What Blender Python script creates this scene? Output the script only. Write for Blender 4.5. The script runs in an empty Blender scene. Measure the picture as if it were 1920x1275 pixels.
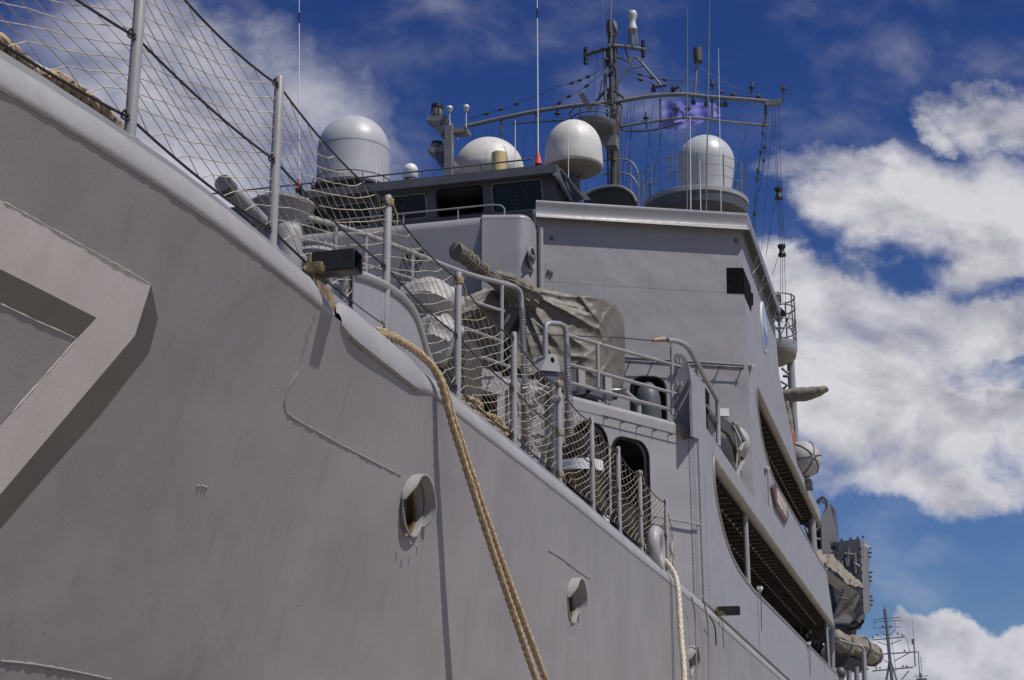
import bpy, bmesh, math, random
from mathutils import Vector, Matrix, noise
from mathutils.geometry import delaunay_2d_cdt
V = Vector
rnd = random.Random(7)
SC = bpy.context.scene
COL = SC.collection
PI = math.pi
def R(a): return math.radians(a)

# ------------------------------------------------------------------ camera
# world: X runs aft along the ship, Y runs inboard (to the left), Z up; the eye is the origin
FOC, PIT, YAW = 2773.0, R(16.16), R(15.4)
HD = V((math.cos(YAW), math.sin(YAW), 0)); UPV = V((0, 0, 1))
FW = HD * math.cos(PIT) + UPV * math.sin(PIT)
RT = HD.cross(UPV).normalized(); UU = RT.cross(FW)
cd = bpy.data.cameras.new('camera'); cam = bpy.data.objects.new('camera', cd); COL.objects.link(cam)
cd.sensor_width = 36; cd.lens = FOC / 1920 * 36; cd.clip_start = 0.1; cd.clip_end = 3000
cam.matrix_world = Matrix(((RT.x, UU.x, -FW.x, 0), (RT.y, UU.y, -FW.y, 0), (RT.z, UU.z, -FW.z, 0), (0, 0, 0, 1)))
SC.camera = cam
SC.render.resolution_x, SC.render.resolution_y = 1024, 680

# survey helpers: a sight line of the photograph met with a known plane of the ship
def ray(x, y): return FW * FOC + RT * (x - 960) + UU * (637.5 - y)
def atY(x, y, Y): d = ray(x, y); return d * (Y / d.y)
def atX(x, y, X): d = ray(x, y); return d * (X / d.x)
def atZ(x, y, Z): d = ray(x, y); return d * (Z / d.z)
def atN(x, y, n, c): d = ray(x, y); return d * (n.dot(c) / n.dot(d))
def size(px, p): return px * p.dot(FW) / FOC          # metres that px pixels span at p

# ------------------------------------------------------------------ sun and sky
SUN = V((-.165, -.485, .86)).normalized()
sl = bpy.data.lights.new('sun', 'SUN'); sl.energy = 4.2; sl.angle = R(.53); sl.color = (1, .955, .89)
so = bpy.data.objects.new('sun', sl); COL.objects.link(so)
so.rotation_euler = SUN.to_track_quat('Z', 'Y').to_euler()
W = bpy.data.worlds.new('World'); SC.world = W; W.use_nodes = True
NT = W.node_tree; NT.nodes.clear()
class NB:
    def __init__(s, nt): s.nt = nt
    def n(s, t, **k):
        o = s.nt.nodes.new(t)
        for a, b in k.items(): setattr(o, a, b)
        return o
    def put(s, sock, v):
        if hasattr(v, 'is_linked'): s.nt.links.new(v, sock)
        else: sock.default_value = v
    def m(s, op, a, b=0.0, c=None, clamp=False):
        o = s.n('ShaderNodeMath', operation=op); o.use_clamp = clamp
        s.put(o.inputs[0], a); s.put(o.inputs[1], b)
        if c is not None: s.put(o.inputs[2], c)
        return o.outputs[0]
    def vm(s, op, a, b=None):
        o = s.n('ShaderNodeVectorMath', operation=op); s.put(o.inputs[0], a)
        if b is not None: s.put(o.inputs[1], b)
        return o.outputs['Value'] if op in ('DOT_PRODUCT', 'LENGTH') else o.outputs['Vector']
    def mr(s, v, a, b, c=0.0, d=1.0, smooth=True):
        o = s.n('ShaderNodeMapRange', interpolation_type='SMOOTHSTEP' if smooth else 'LINEAR')
        for i, q in enumerate((v, a, b, c, d)): s.put(o.inputs[i], q)
        return o.outputs[0]
    def mix(s, f, a, b, bt='MIX'):
        o = s.n('ShaderNodeMix', data_type='RGBA', blend_type=bt)
        s.put(o.inputs[0], f); s.put(o.inputs[6], a); s.put(o.inputs[7], b)
        return o.outputs[2]
    def noise(s, vec, scale, detail=4.0, rough=.5, dist=0.0):
        o = s.n('ShaderNodeTexNoise'); s.put(o.inputs['Vector'], vec)
        for k, q in (('Scale', scale), ('Detail', detail), ('Roughness', rough), ('Distortion', dist)): o.inputs[k].default_value = q
        return o.outputs['Fac']
wb = NB(NT)
sky = wb.n('ShaderNodeTexSky', sky_type='NISHITA'); sky.sun_disc = False
sky.sun_elevation = math.asin(SUN.z); sky.sun_rotation = math.atan2(SUN.x, SUN.y)
sky.altitude = 0; sky.air_density = 1.0; sky.dust_density = .4; sky.ozone_density = 2.5
dirv = wb.n('ShaderNodeTexCoord').outputs['Generated']
SKYK = .088
# polarised deep blue towards the zenith, as seen through the photographer's filter
zz = wb.n('ShaderNodeSeparateXYZ'); NT.links.new(dirv, zz.inputs[0])
deep = wb.mr(zz.outputs['Z'], 0.02, .62)
tint = wb.mix(deep, (.36, .50, .78, 1), (.165, .272, .64, 1))
blue = wb.mix(1.0, sky.outputs[0], tint, 'MULTIPLY')
# clouds on a fixed sky map: s runs along the compass, t up, both measured from the bearing of the ship's quarter
den = wb.vm('DOT_PRODUCT', dirv, tuple(HD))
denc = wb.m('MAXIMUM', den, .02)
cs = wb.m('DIVIDE', wb.vm('DOT_PRODUCT', dirv, tuple(RT)), denc)
ct = wb.m('DIVIDE', zz.outputs['Z'], denc)
wv = wb.n('ShaderNodeCombineXYZ'); NT.links.new(cs, wv.inputs[0]); NT.links.new(ct, wv.inputs[1])
def jit(seed, sc, amp):
    return wb.m('MULTIPLY', wb.m('SUBTRACT', wb.noise(wb.vm('ADD', wv.outputs[0], (seed, seed * .7, 0)), sc, 6, .6), .5), amp)
cs0, ct0 = cs, ct
cs = wb.m('ADD', wb.m('ADD', cs, jit(3.1, 7, .16)), jit(8.4, 26, .05)); ct = wb.m('ADD', wb.m('ADD', ct, jit(5.7, 7, .13)), jit(1.9, 26, .045))
def st(x, y):
    d = ray(x, y).normalized(); k = d.dot(HD); return d.dot(RT) / k, d.z / k
def puff(x, y, rx, ry, amp=1.0):
    s0, t0 = st(x, y); a = st(x + rx, y)[0] - s0; b = t0 - st(x, y + ry)[1]
    u = wb.m('DIVIDE', wb.m('SUBTRACT', cs, s0), a); v = wb.m('DIVIDE', wb.m('SUBTRACT', ct, t0), b)
    q = wb.m('ADD', wb.m('MULTIPLY', u, u), wb.m('MULTIPLY', v, v))
    g = wb.m('MULTIPLY', wb.m('MAXIMUM', wb.m('SUBTRACT', 1.0, q), -1.0), abs(amp))
    return g
def field(lst):
    f = None
    for a in lst:
        g = puff(*a); f = g if f is None else wb.m('MAXIMUM', f, g)
    return f
nv = wb.n('ShaderNodeCombineXYZ'); NT.links.new(cs0, nv.inputs[0]); NT.links.new(ct0, nv.inputs[1])
P3 = nv.outputs[0]
P3s = wb.vm('ADD', P3, (.012, .02, 0))
stretch = wb.vm('MULTIPLY', P3, (1, 1.35, 1))
fb = wb.noise(stretch, 9.0, 9, .58, .25)
fb2 = wb.noise(wb.vm('MULTIPLY', P3s, (1, 1.35, 1)), 9.0, 9, .58, .25)
big = wb.noise(P3, 3.2, 3, .5)
thick = field([(1900, 220, 150, 70), (1770, 240, 45, 40, .8), (1880, 400, 190, 130), (1700, 395, 190, 110), (1600, 380, 90, 90, .7),
               (1590, 310, 150, 32, .45), (1560, 590, 190, 110), (1750, 620, 250, 130), (1500, 560, 80, 80), (1680, 760, 250, 120),
               (1860, 780, 170, 150), (1640, 850, 170, 65, 1.0), (1800, 890, 150, 70, 1.1), (1860, 600, 150, 100, 1.2), (1600, 700, 220, 140, 1.5), (1800, 720, 200, 120, 1.4), (1650, 380, 160, 90, 1.2), (1840, 430, 180, 100, 1.4), (1800, 510, 120, 75, 1.1), (1620, 520, 110, 60, .7)])
hole = field([(1692, 485, 90, 70, 1.0), (1850, 535, 100, 34, 1.0), (1880, 690, 80, 30, 1.0), (1850, 860, 50, 50, .9), (1560, 470, 60, 60, .8)])
thk = wb.m('SUBTRACT', wb.m('ADD', thick, wb.m('MULTIPLY', wb.m('SUBTRACT', fb, .5), 1.9)), wb.m('MULTIPLY', wb.m('MULTIPLY', wb.mr(hole, -.9, 1.0), wb.mr(fb, .62, .38, .35, 1.0)), 1.0))
dens1 = wb.mr(thk, -.6, 1.1)
thin = field([(360, 260, 260, 230, .95), (180, 90, 260, 120, .6), (560, 190, 190, 150, .7), (330, 420, 260, 200, 1.0), (640, 330, 170, 120, .6), (80, 260, 200, 200, .7)])
fbt = wb.noise(wb.vm('MULTIPLY', P3, (1, 1.1, 1)), 6.0, 7, .52, .5)
dens2 = wb.m('MULTIPLY', wb.mr(wb.m('ADD', thin, wb.m('MULTIPLY', wb.m('SUBTRACT', fbt, .5), 2.0)), -.1, 1.25), .80)
low = field([(1790, 1270, 420, 100, 1.0), (1500, 1290, 200, 60, .8)])
dens3 = wb.m('MULTIPLY', wb.mr(wb.m('ADD', low, wb.m('MULTIPLY', wb.m('SUBTRACT', fbt, .5), .9)), 0.05, .5), .88)
wisp = field([(1700, 1050, 220, 70, .8), (730, 90, 230, 90, .5), (1500, 300, 120, 40, .5)])
dens4 = wb.m('MULTIPLY', wb.mr(wb.m('ADD', wisp, wb.m('MULTIPLY', wb.m('SUBTRACT', fbt, .5), 2.2)), .1, 1.3), .30)
front = wb.mr(den, .25, .45)
dens = wb.m('MAXIMUM', wb.m('MAXIMUM', dens1, dens2), wb.m('MAXIMUM', dens3, dens4))
# away from the mapped part of the sky broken cloud goes on all round
allround = wb.mr(wb.noise(wb.vm('MULTIPLY', dirv, (1, 1, 1.8)), 2.6, 8, .55), .5, .68)
dens = wb.m('ADD', wb.m('MULTIPLY', dens, front), wb.m('MULTIPLY', wb.m('MULTIPLY', allround, .8), wb.m('SUBTRACT', 1.0, front)))
relief = wb.m('ADD', wb.m('MULTIPLY', wb.m('SUBTRACT', fb, fb2), 2.4), .0)
core = wb.mr(thk, .5, 2.0)
lum = wb.m('ADD', wb.m('SUBTRACT', 1.0, wb.m('MULTIPLY', wb.m('MULTIPLY', core, wb.mr(big, .36, .64)), .55)), relief)
lum = wb.m('MAXIMUM', wb.m('MINIMUM', lum, 1.18), .45)
cc = wb.mix(wb.mr(lum, .5, 1.1, smooth=False), (.27, .28, .345, 1), (.66, .65, .685, 1))
CLK = 1.0
cl = wb.mix(1.0, cc, (CLK / SKYK,) * 3 + (1,), 'MULTIPLY')
skyc = wb.mix(dens, blue, cl)
bg = wb.n('ShaderNodeBackground'); NT.links.new(skyc, bg.inputs[0]); bg.inputs[1].default_value = SKYK
NT.links.new(bg.outputs[0], wb.n('ShaderNodeOutputWorld').inputs[0])
SC.view_settings.view_transform = 'Standard'; SC.view_settings.look = 'None'
SC.view_settings.exposure = 0; SC.view_settings.gamma = 1

# ------------------------------------------------------------------ materials
MT = {}
def mat(name, rgb, rough=.5, metal=0.0, var=.10, streak=0.0, bump=.0, bscale=60.0, dents=0.0, rust=0.0, spec=.5, vscale=1.3, dark=(.5, .47, .44), wrinkle=0.0):
    m = bpy.data.materials.new(name); m.use_nodes = True; nt = m.node_tree; b = NB(nt)
    bs = nt.nodes['Principled BSDF']
    pos = b.n('ShaderNodeNewGeometry').outputs['Position']
    c = (*rgb, 1)
    f = b.noise(pos, vscale, 6, .6)
    col = b.mix(b.mr(f, .3, .7), tuple(x * (1 - var) for x in rgb) + (1,), tuple(min(1, x * (1 + var)) for x in rgb) + (1,))
    if streak:
        sv = b.vm('MULTIPLY', pos, (5.5, 5.5, .35))
        g = b.noise(sv, 1.6, 5, .6)
        g2 = b.noise(b.vm('MULTIPLY', pos, (17, 17, .5)), 1.0, 3, .6)
        col = b.mix(b.m('MULTIPLY', b.mr(g, .48, .75), streak), col, tuple(x * y for x, y in zip(rgb, dark)) + (1,))
        col = b.mix(b.m('MULTIPLY', b.mr(g2, .56, .74), streak * .5), col, tuple(min(1, x * 1.25) for x in rgb) + (1,))
    if rust:
        r1 = b.noise(b.vm('MULTIPLY', pos, (3, 3, .6)), 2.2, 7, .65)
        col = b.mix(b.m('MULTIPLY', b.mr(r1, .60, .78), rust), col, (.19, .135, .10, 1))
    nt.links.new(col, bs.inputs['Base Color'])
    bs.inputs['Roughness'].default_value = rough; bs.inputs['Metallic'].default_value = metal
    bs.inputs['Specular IOR Level'].default_value = spec
    rr = b.noise(pos, 7.0, 4, .6)
    nt.links.new(b.mr(rr, .3, .7, max(0, rough - .08), min(1, rough + .08)), bs.inputs['Roughness'])
    nrm = None
    if dents:
        bb = b.n('ShaderNodeBump'); bb.inputs['Strength'].default_value = 1; bb.inputs['Distance'].default_value = dents
        nt.links.new(b.noise(pos, 1.1, 2, .4), bb.inputs['Height']); nrm = bb.outputs[0]
    if wrinkle:
        bb = b.n('ShaderNodeBump'); bb.inputs['Strength'].default_value = .9; bb.inputs['Distance'].default_value = wrinkle
        wn = b.n('ShaderNodeTexNoise', noise_type='RIDGED_MULTIFRACTAL'); wn.inputs['Scale'].default_value = 2.6; wn.inputs['Detail'].default_value = 4; wn.inputs['Distortion'].default_value = 1.2
        nt.links.new(b.vm('MULTIPLY', pos, (1.6, 1.6, .8)), wn.inputs['Vector']); nt.links.new(wn.outputs['Fac'], bb.inputs['Height'])
        if nrm: nt.links.new(nrm, bb.inputs['Normal'])
        nrm = bb.outputs[0]
    if bump:
        bb = b.n('ShaderNodeBump'); bb.inputs['Strength'].default_value = .6; bb.inputs['Distance'].default_value = bump
        nt.links.new(b.noise(pos, bscale, 3, .6), bb.inputs['Height'])
        if nrm: nt.links.new(nrm, bb.inputs['Normal'])
        nrm = bb.outputs[0]
    if nrm: nt.links.new(nrm, bs.inputs['Normal'])
    MT[name] = m; return m
HULL = mat('hull_paint', (.245, .226, .222), .5, var=.09, streak=.20, bump=.0020, bscale=45, dents=.026, rust=.40, vscale=.8)
RIM = mat('gunwale_paint', (.305, .298, .298), .45, var=.08, streak=.1, bump=.005, bscale=30)
WALL = mat('house_paint', (.272, .264, .275), .5, var=.05, streak=.14, bump=.002, bscale=40, dents=.045, rust=.12)
WALL2 = mat('bridge_paint', (.25, .246, .258), .45, var=.05, streak=.07, bump=.001, bscale=50, dents=.006)
METAL = mat('rail_paint', (.27, .266, .275), .42, var=.08, bump=.001, bscale=70)
DARKP = mat('dark_and_shaded_grey', (.085, .088, .10), .5, var=.12, bump=.001)
UNDER = mat('deckhead_shade', (.07, .062, .055), .7, var=.3, streak=.2)  # grey deckhead whose shade is put into this dark colour
FASC = mat('weathered_bounce_brown', (.24, .215, .18), .6, var=.14, streak=.3)  # brown of undersides is warm quay bounce put into the colour; streaks are wear
NUML = mat('number_grey', (.50, .46, .43), .55, var=.07, streak=.16, bump=.0015, bscale=45, dents=.022)
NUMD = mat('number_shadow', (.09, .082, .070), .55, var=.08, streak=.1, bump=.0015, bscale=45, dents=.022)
WHITE = mat('white_gel', (.70, .70, .71), .38, var=.05, streak=.10)
DIRTY = mat('weathered_gel', (.56, .545, .51), .5, var=.12, streak=.45, dark=(.62, .6, .58))
PALEG = mat('pale_grey_gel', (.44, .455, .46), .4, var=.05, streak=.06)
GREYG = mat('grey_gel', (.42, .43, .45), .42, var=.05, streak=.06)
BLACK = mat('black_paint', (.012, .012, .014), .45, var=.3)
MATTE = mat('flat_black', (.004, .004, .005), .9, var=.1, spec=.1)
RUBBER = mat('black_rubber', (.010, .010, .011), .85, spec=.15)
CANVAS = mat('grey_canvas', (.13, .115, .093), .58, var=.16, streak=.15, bump=.002, bscale=90, wrinkle=.008)
CANVB = mat('tan_canvas', (.20, .175, .14), .7, var=.16, streak=.2, bump=.002, bscale=90, wrinkle=.012)
CANVL = mat('pale_canvas', (.33, .32, .31), .6, var=.16, streak=.15, bump=.002, bscale=90, wrinkle=.008)
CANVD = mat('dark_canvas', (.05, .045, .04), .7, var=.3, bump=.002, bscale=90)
ROPE = mat('manila_rope', (.35, .265, .165), .8, var=.28, vscale=22, bump=.003, bscale=180)
ROPEW = mat('pale_rope', (.62, .55, .43), .8, var=.2, vscale=22, bump=.003, bscale=180)
TWINE = mat('net_twine', (.42, .36, .265), .8, var=.3, vscale=12)
WIRE = mat('guard_wire', (.022, .022, .024), .5)
STEEL = mat('mast_paint', (.062, .06, .06), .5, var=.25, vscale=4)
STEELL = mat('pale_mast_paint', (.17, .172, .175), .5, var=.15, vscale=4)
RUST = mat('rusty_steel', (.16, .115, .06), .75, var=.5, vscale=14, bump=.006, bscale=40, rust=.6)
ORANGE = mat('orange_cloth', (.38, .085, .035), .6)
REDP = mat('red_paint', (.42, .05, .04), .5)
YELL = mat('yellow_buff', (.50, .40, .19), .5, streak=.1)
BRASS = mat('brass_ring', (.10, .066, .024), .4, metal=.5)
BOARD = mat('name_board_paint', (.11, .045, .035), .4)
LETTER = mat('pale_letters', (.42, .37, .33), .5)
FLAG = mat('blue_flag_cloth', (.27, .29, .80), .75, var=.15)
FLAGW = mat('pale_flag_print', (.55, .55, .75), .75)
CRB = mat('crest_blue', (.13, .17, .34), .35)
CRL = mat('crest_pale_blue', (.36, .48, .56), .35)
CONC = mat('quay_concrete', (.34, .30, .25), .85, var=.15, bump=.01, bscale=8)
FARM = mat('far_mast_paint', (.14, .15, .17), .6)
RED = mat('red_cone', (.5, .06, .05), .5)
def glass(name, rgb, rough=.04):
    m = mat(name, rgb, rough, var=.05); return m
GLASS = glass('dark_glass', (.006, .007, .009), .08)
PGLASS = glass('porthole_glass', (.006, .007, .004), .05)
LENS = glass('lamp_lens', (.18, .17, .15), .1)
def water():
    m = bpy.data.materials.new('harbour_water'); m.use_nodes = True; b = NB(m.node_tree); bs = m.node_tree.nodes['Principled BSDF']
    bs.inputs['Base Color'].default_value = (.03, .05, .055, 1); bs.inputs['Roughness'].default_value = .12
    bb = b.n('ShaderNodeBump'); bb.inputs['Distance'].default_value = .08
    m.node_tree.links.new(b.noise(b.n('ShaderNodeNewGeometry').outputs['Position'], 1.4, 4), bb.inputs['Height'])
    m.node_tree.links.new(bb.outputs[0], bs.inputs['Normal']); return m
WATER = water()

# ------------------------------------------------------------------ mesh builder
class MB:
    def __init__(s): s.v = []; s.f = []
    def add(s, vs, fs):
        o = len(s.v); s.v += [V(p) for p in vs]; s.f += [tuple(i + o for i in f) for f in fs]; return s
    def hexa(s, p):   # 4 bottom, 4 top
        return s.add(p, [(0, 3, 2, 1), (4, 5, 6, 7), (0, 1, 5, 4), (1, 2, 6, 5), (2, 3, 7, 6), (3, 0, 4, 7)])
    def box(s, c, sz, ax=None):
        c = V(c); h = [x / 2 for x in sz]; ax = ax or (V((1, 0, 0)), V((0, 1, 0)), V((0, 0, 1)))
        P = lambda i, j, k: c + ax[0] * h[0] * i + ax[1] * h[1] * j + ax[2] * h[2] * k
        return s.hexa([P(-1, -1, -1), P(1, -1, -1), P(1, 1, -1), P(-1, 1, -1), P(-1, -1, 1), P(1, -1, 1), P(1, 1, 1), P(-1, 1, 1)])
    def tube(s, pts, r, n=8, cap=True, closed=False):
        pts = [V(p) for p in pts]; k = len(pts)
        rs = r if isinstance(r, (list, tuple)) else [r] * k
        t0 = (pts[1] - pts[0]).normalized(); a = V((0, 0, 1)) if abs(t0.z) < .9 else V((1, 0, 0))
        u = t0.cross(a).normalized(); vs = []
        for i, p in enumerate(pts):
            q0 = pts[i - 1] if i > 0 else (pts[-1] if closed else pts[0])
            q1 = pts[i + 1] if i < k - 1 else (pts[0] if closed else pts[-1])
            t = (q1 - q0)
            t = t.normalized() if t.length > 1e-9 else t0
            u = (u - t * u.dot(t)); u = u.normalized() if u.length > 1e-6 else t.orthogonal().normalized(); w = t.cross(u)
            for j in range(n):
                an = 2 * PI * j / n; vs.append(p + (u * math.cos(an) + w * math.sin(an)) * rs[i])
        fs = []
        for i in range(k if closed else k - 1):
            i2 = (i + 1) % k
            for j in range(n): fs.append((i * n + j, i * n + (j + 1) % n, i2 * n + (j + 1) % n, i2 * n + j))
        if cap and not closed: fs += [tuple(range(n - 1, -1, -1)), tuple((k - 1) * n + j for j in range(n))]
        return s.add(vs, fs)
    def lathe(s, prof, o, ax=(0, 0, 1), n=32, a0=0.0, a1=2 * PI, cap=False):
        o = V(o); ax = V(ax).normalized(); u = ax.orthogonal().normalized(); w = ax.cross(u)
        full = abs(a1 - a0 - 2 * PI) < 1e-6; m = n if full else n + 1; vs = []
        for r, h in prof:
            for j in range(m):
                an = a0 + (a1 - a0) * j / n; vs.append(o + ax * h + (u * math.cos(an) + w * math.sin(an)) * r)
        fs = []
        for i in range(len(prof) - 1):
            for j in range(n if full else n): 
                j2 = (j + 1) % m if full else j + 1
                fs.append((i * m + j, i * m + j2, (i + 1) * m + j2, (i + 1) * m + j))
        if cap: fs += [tuple(range(m - 1, -1, -1)), tuple((len(prof) - 1) * m + j for j in range(m))]
        return s.add(vs, fs)
    def ball(s, c, r, n=12, sq=(1, 1, 1)):
        vs, fs = [], []; k = n // 2
        for i in range(k + 1):
            th = PI * i / k
            for j in range(n):
                ph = 2 * PI * j / n
                vs.append(V(c) + V((math.sin(th) * math.cos(ph) * sq[0], math.sin(th) * math.sin(ph) * sq[1], math.cos(th) * sq[2])) * r)
        for i in range(k):
            for j in range(n): fs.append((i * n + j, (i + 1) * n + j, (i + 1) * n + (j + 1) % n, i * n + (j + 1) % n))
        return s.add(vs, fs)
    def prism(s, poly, ext):    # planar polygon (3-D points) extruded by a vector
        k = len(poly); ext = V(ext); a = [V(p) for p in poly]
        return s.add(a + [p + ext for p in a], [tuple(range(k))[::-1], tuple(range(k, 2 * k))] + [(i, (i + 1) % k, k + (i + 1) % k, k + i) for i in range(k)])
    def sheet(s, poly, holes, fn, thick=None, grid=None, extra=()):
        """plane sheet in 2-D (a,b) with holes cut, mapped by fn(a,b)->3-D; thick = vector to the back face"""
        loops = [poly] + list(holes); vs = []; es = []
        for lp in loops:
            o = len(vs); vs += [V(p[:2]) for p in lp]; es += [(o + i, o + (i + 1) % len(lp)) for i in range(len(lp))]
        nb = len(vs)
        if grid:
            ga, gb = grid
            for x in ga:
                for y in gb:
                    if inside((x, y), poly) and not any(inside((x, y), h) for h in holes) and all(segd((x, y), lp) > .02 for lp in loops): vs.append(V((x, y)))
        vs += [V(e) for e in extra]
        ov, oe, of, *_ = delaunay_2d_cdt(vs, es, [], 0, 1e-6)
        fs = []
        for f in of:
            c = sum((ov[i] for i in f), V((0, 0))) / len(f)
            if inside(c, poly) and not any(inside(c, h) for h in holes): fs.append(tuple(f))
        P = [V(fn(p.x, p.y)) for p in ov]
        s.add(P, fs)
        if thick is not None:
            T = V(thick)
            for lp in loops:
                k = len(lp); a = [V(fn(p[0], p[1])) for p in lp]
                s.add(a + [p + T for p in a], [(i, (i + 1) % k, k + (i + 1) % k, k + i) for i in range(k)])
            s.add([p + T for p in P], [f[::-1] for f in fs])
        return s
def inside(p, poly):
    x, y = p[0], p[1]; r = False; j = len(poly) - 1
    for i in range(len(poly)):
        xi, yi = poly[i][0], poly[i][1]; xj, yj = poly[j][0], poly[j][1]
        if (yi > y) != (yj > y) and x < (xj - xi) * (y - yi) / (yj - yi) + xi: r = not r
        j = i
    return r
def segd(p, lp):
    p = V(p[:2]); best = 9e9
    for i in range(len(lp)):
        a = V(lp[i][:2]); b = V(lp[(i + 1) % len(lp)][:2]); d = b - a
        t = max(0, min(1, (p - a).dot(d) / max(1e-12, d.dot(d)))); best = min(best, (a + d * t - p).length)
    return best
ORG = {}
def obj(name, mb, m, parent=None, smooth=35, bevel=0.0):
    me = bpy.data.meshes.new(name); o = ORG.get(parent, V((0, 0, 0))) if parent else V((0, 0, 0))
    me.from_pydata([tuple(p - o) for p in mb.v], [], mb.f)
    bm = bmesh.new(); bm.from_mesh(me); bmesh.ops.recalc_face_normals(bm, faces=bm.faces); bm.to_mesh(me); bm.free()
    me.materials.append(m)
    if smooth:
        me.shade_smooth(); me.set_sharp_from_angle(angle=R(smooth))
    ob = bpy.data.objects.new(name, me); COL.objects.link(ob)
    if parent: ob.parent = parent; ORG[ob] = o
    else: ORG[ob] = V((0, 0, 0))
    if bevel:
        bv = ob.modifiers.new('bevel', 'BEVEL'); bv.width = bevel; bv.segments = 2; bv.limit_method = 'ANGLE'; bv.angle_limit = R(40)
    return ob
def tag(o, label, cat, group=None, kind=None):
    if label: o['label'] = label
    if cat: o['category'] = cat
    if group: o['group'] = group
    if kind: o['kind'] = kind
    return o
def thing(name, label, cat, loc, group=None):
    o = bpy.data.objects.new(name, None); COL.objects.link(o); o.location = V(loc); o.empty_display_size = .2
    ORG[o] = V(loc); return tag(o, label, cat, group)
def dup(root, loc, label=None):
    c = root.copy(); COL.objects.link(c); c.location = V(loc)
    if label: c['label'] = label
    for ch in root.children:
        d = ch.copy(); COL.objects.link(d); d.parent = c
        for g in ch.children:
            e = g.copy(); COL.objects.link(e); e.parent = d
    return c
def solo(name, mb, m, label, cat, group=None, **k): return tag(obj(name, mb, m, **k), label, cat, group)
def smoothpath(pts, n=6):
    P = [V(p) for p in pts]; out = []
    for i in range(len(P) - 1):
        a = P[max(i - 1, 0)]; b = P[i]; c = P[i + 1]; d = P[min(i + 2, len(P) - 1)]
        for k in range(n):
            t = k / n
            out.append(.5 * ((2 * b) + (c - a) * t + (2 * a - 5 * b + 4 * c - d) * t * t + (3 * b - a - 3 * c + d) * t ** 3))
    out.append(P[-1]); return out
def interp(x, xs, ys):
    if x <= xs[0]: return ys[0]
    for i in range(len(xs) - 1):
        if x <= xs[i + 1]: return ys[i] + (ys[i + 1] - ys[i]) * (x - xs[i]) / (xs[i + 1] - xs[i])
    return ys[-1]

# ------------------------------------------------------------------ quay and water
QZ = -1.7
tag(obj('water', MB().add([(-700, -700, -3.4), (1500, -700, -3.4), (1500, 900, -3.4), (-700, 900, -3.4)], [(0, 1, 2, 3)]), WATER), None, None, kind='structure')
tag(obj('quay', MB().box((60, -58.4, QZ - 1.2), (420, 123.4, 2.4)), CONC, bevel=.03), None, None, kind='structure')

# ------------------------------------------------------------------ hull
XS = [-4, 0, 5, 8.5, 12.7, 16.7, 20.3, 24.3, 28, 45, 92]
ZS = [3.9, 3.62, 3.40, 3.35, 3.28, 3.23, 3.15, 3.08, 3.0, 2.48, 1.9]
def zd(X): return interp(X, XS, ZS)
def Yd(X): return 3.86 + (.035 * (8 - X) ** 2 if X < 8 else 0)
def flare(X): return interp(X, [-4, 2, 8, 10, 12, 18, 25], [.50, .38, .33, .27, .12, .03, 0])
def chine(X): return interp(X, [-4, 4.4, 6.3, 9], [.62, .52, .47, .40])
def Yh(X, Z):
    y = Yd(X) + flare(X) * max(0, zd(X) - .27 - Z)
    k = max(0, min(1, (9.5 - X) / 3)); d = chine(X) - Z
    if d > 0: y += k * min(d * 1.1, .5)
    return y
def hullpt(x, y, off=0.0):
    p = atY(x, y, 3.95)
    for _ in range(8): p = atY(x, y, Yh(p.x, p.z))
    return V((p.x, Yh(p.x, p.z) - off, p.z))
hull = thing('ship_hull', 'long grey naval ship hull with flared bow filling the lower left', 'ship hull', (20, 4, -3.4))
PORT = [(774, 951, .235), (1074, 1128, .235), (1296, 1241, .235)]
pc = [hullpt(x, y) for x, y, r in PORT]
holes = [[(c.x + .235 * math.cos(2 * PI * i / 40), c.z + .235 * math.sin(2 * PI * i / 40)) for i in range(40)] for c in pc]
xs = [-4 + i * .35 for i in range(int(34 / .35))] + [30 + i * 2.5 for i in range(26)]
top = [(x, zd(x) - .27) for x in xs]; bot = [(xs[-1], -4), (xs[0], -4)]
m = MB()
gz = [-3.2, -2, -1, -.4, 0] + [.2 + .3 * i for i in range(11)]
m.sheet(top + bot, holes, lambda a, b: (a, Yh(a, b), b), grid=(xs[1:-1], gz), extra=[(3 + .1 * i, chine(3 + .1 * i) + d) for i in range(56) for d in (0, -.06, .06)])
obj('hull_plating', m, HULL, hull, smooth=24)
# far side and stern close the hull
fb_ = MB(); n_ = len(xs)
fb_.add([(x, 9 + (9 - Yd(x)), zd(x)) for x in xs] + [(x, 9 + (9 - Yh(x, -4)), -4) for x in xs], [(i, i + 1, n_ + i + 1, n_ + i) for i in range(n_ - 1)])
fb_.add([(xs[-1], Yd(92), zd(92)), (xs[-1], 14.1, zd(92)), (xs[-1], 14.1, -4), (xs[-1], Yd(92), -4)], [(0, 1, 2, 3)])
obj('far_plating', fb_, HULL, hull)
dk = MB(); dk.add([(x, Yd(x) + .14, zd(x) - .05) for x in xs] + [(x, 18 - Yd(x), zd(x) - .05) for x in xs], [(i, i + 1, n_ + i + 1, n_ + i) for i in range(n_ - 1)])
obj('main_deck', dk, DARKP, hull)
def rimsweep(x0, x1, prof, step=.25, drop=0.0):
    mm = MB(); k = max(2, int((x1 - x0) / step)); X_ = [x0 + (x1 - x0) * i / k for i in range(k + 1)]; vs = []
    for x in X_:
        jz = .004 * noise.noise(V((x * 3, 0, 0)))
        for dy, dz in prof(x): vs.append((x, Yd(x) + dy, zd(x) + dz + drop + jz))
    n = len(prof(x0)); fs = [(i * n + j, i * n + j + 1, (i + 1) * n + j + 1, (i + 1) * n + j) for i in range(k) for j in range(n - 1)]
    mm.add(vs, fs); return mm
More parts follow.
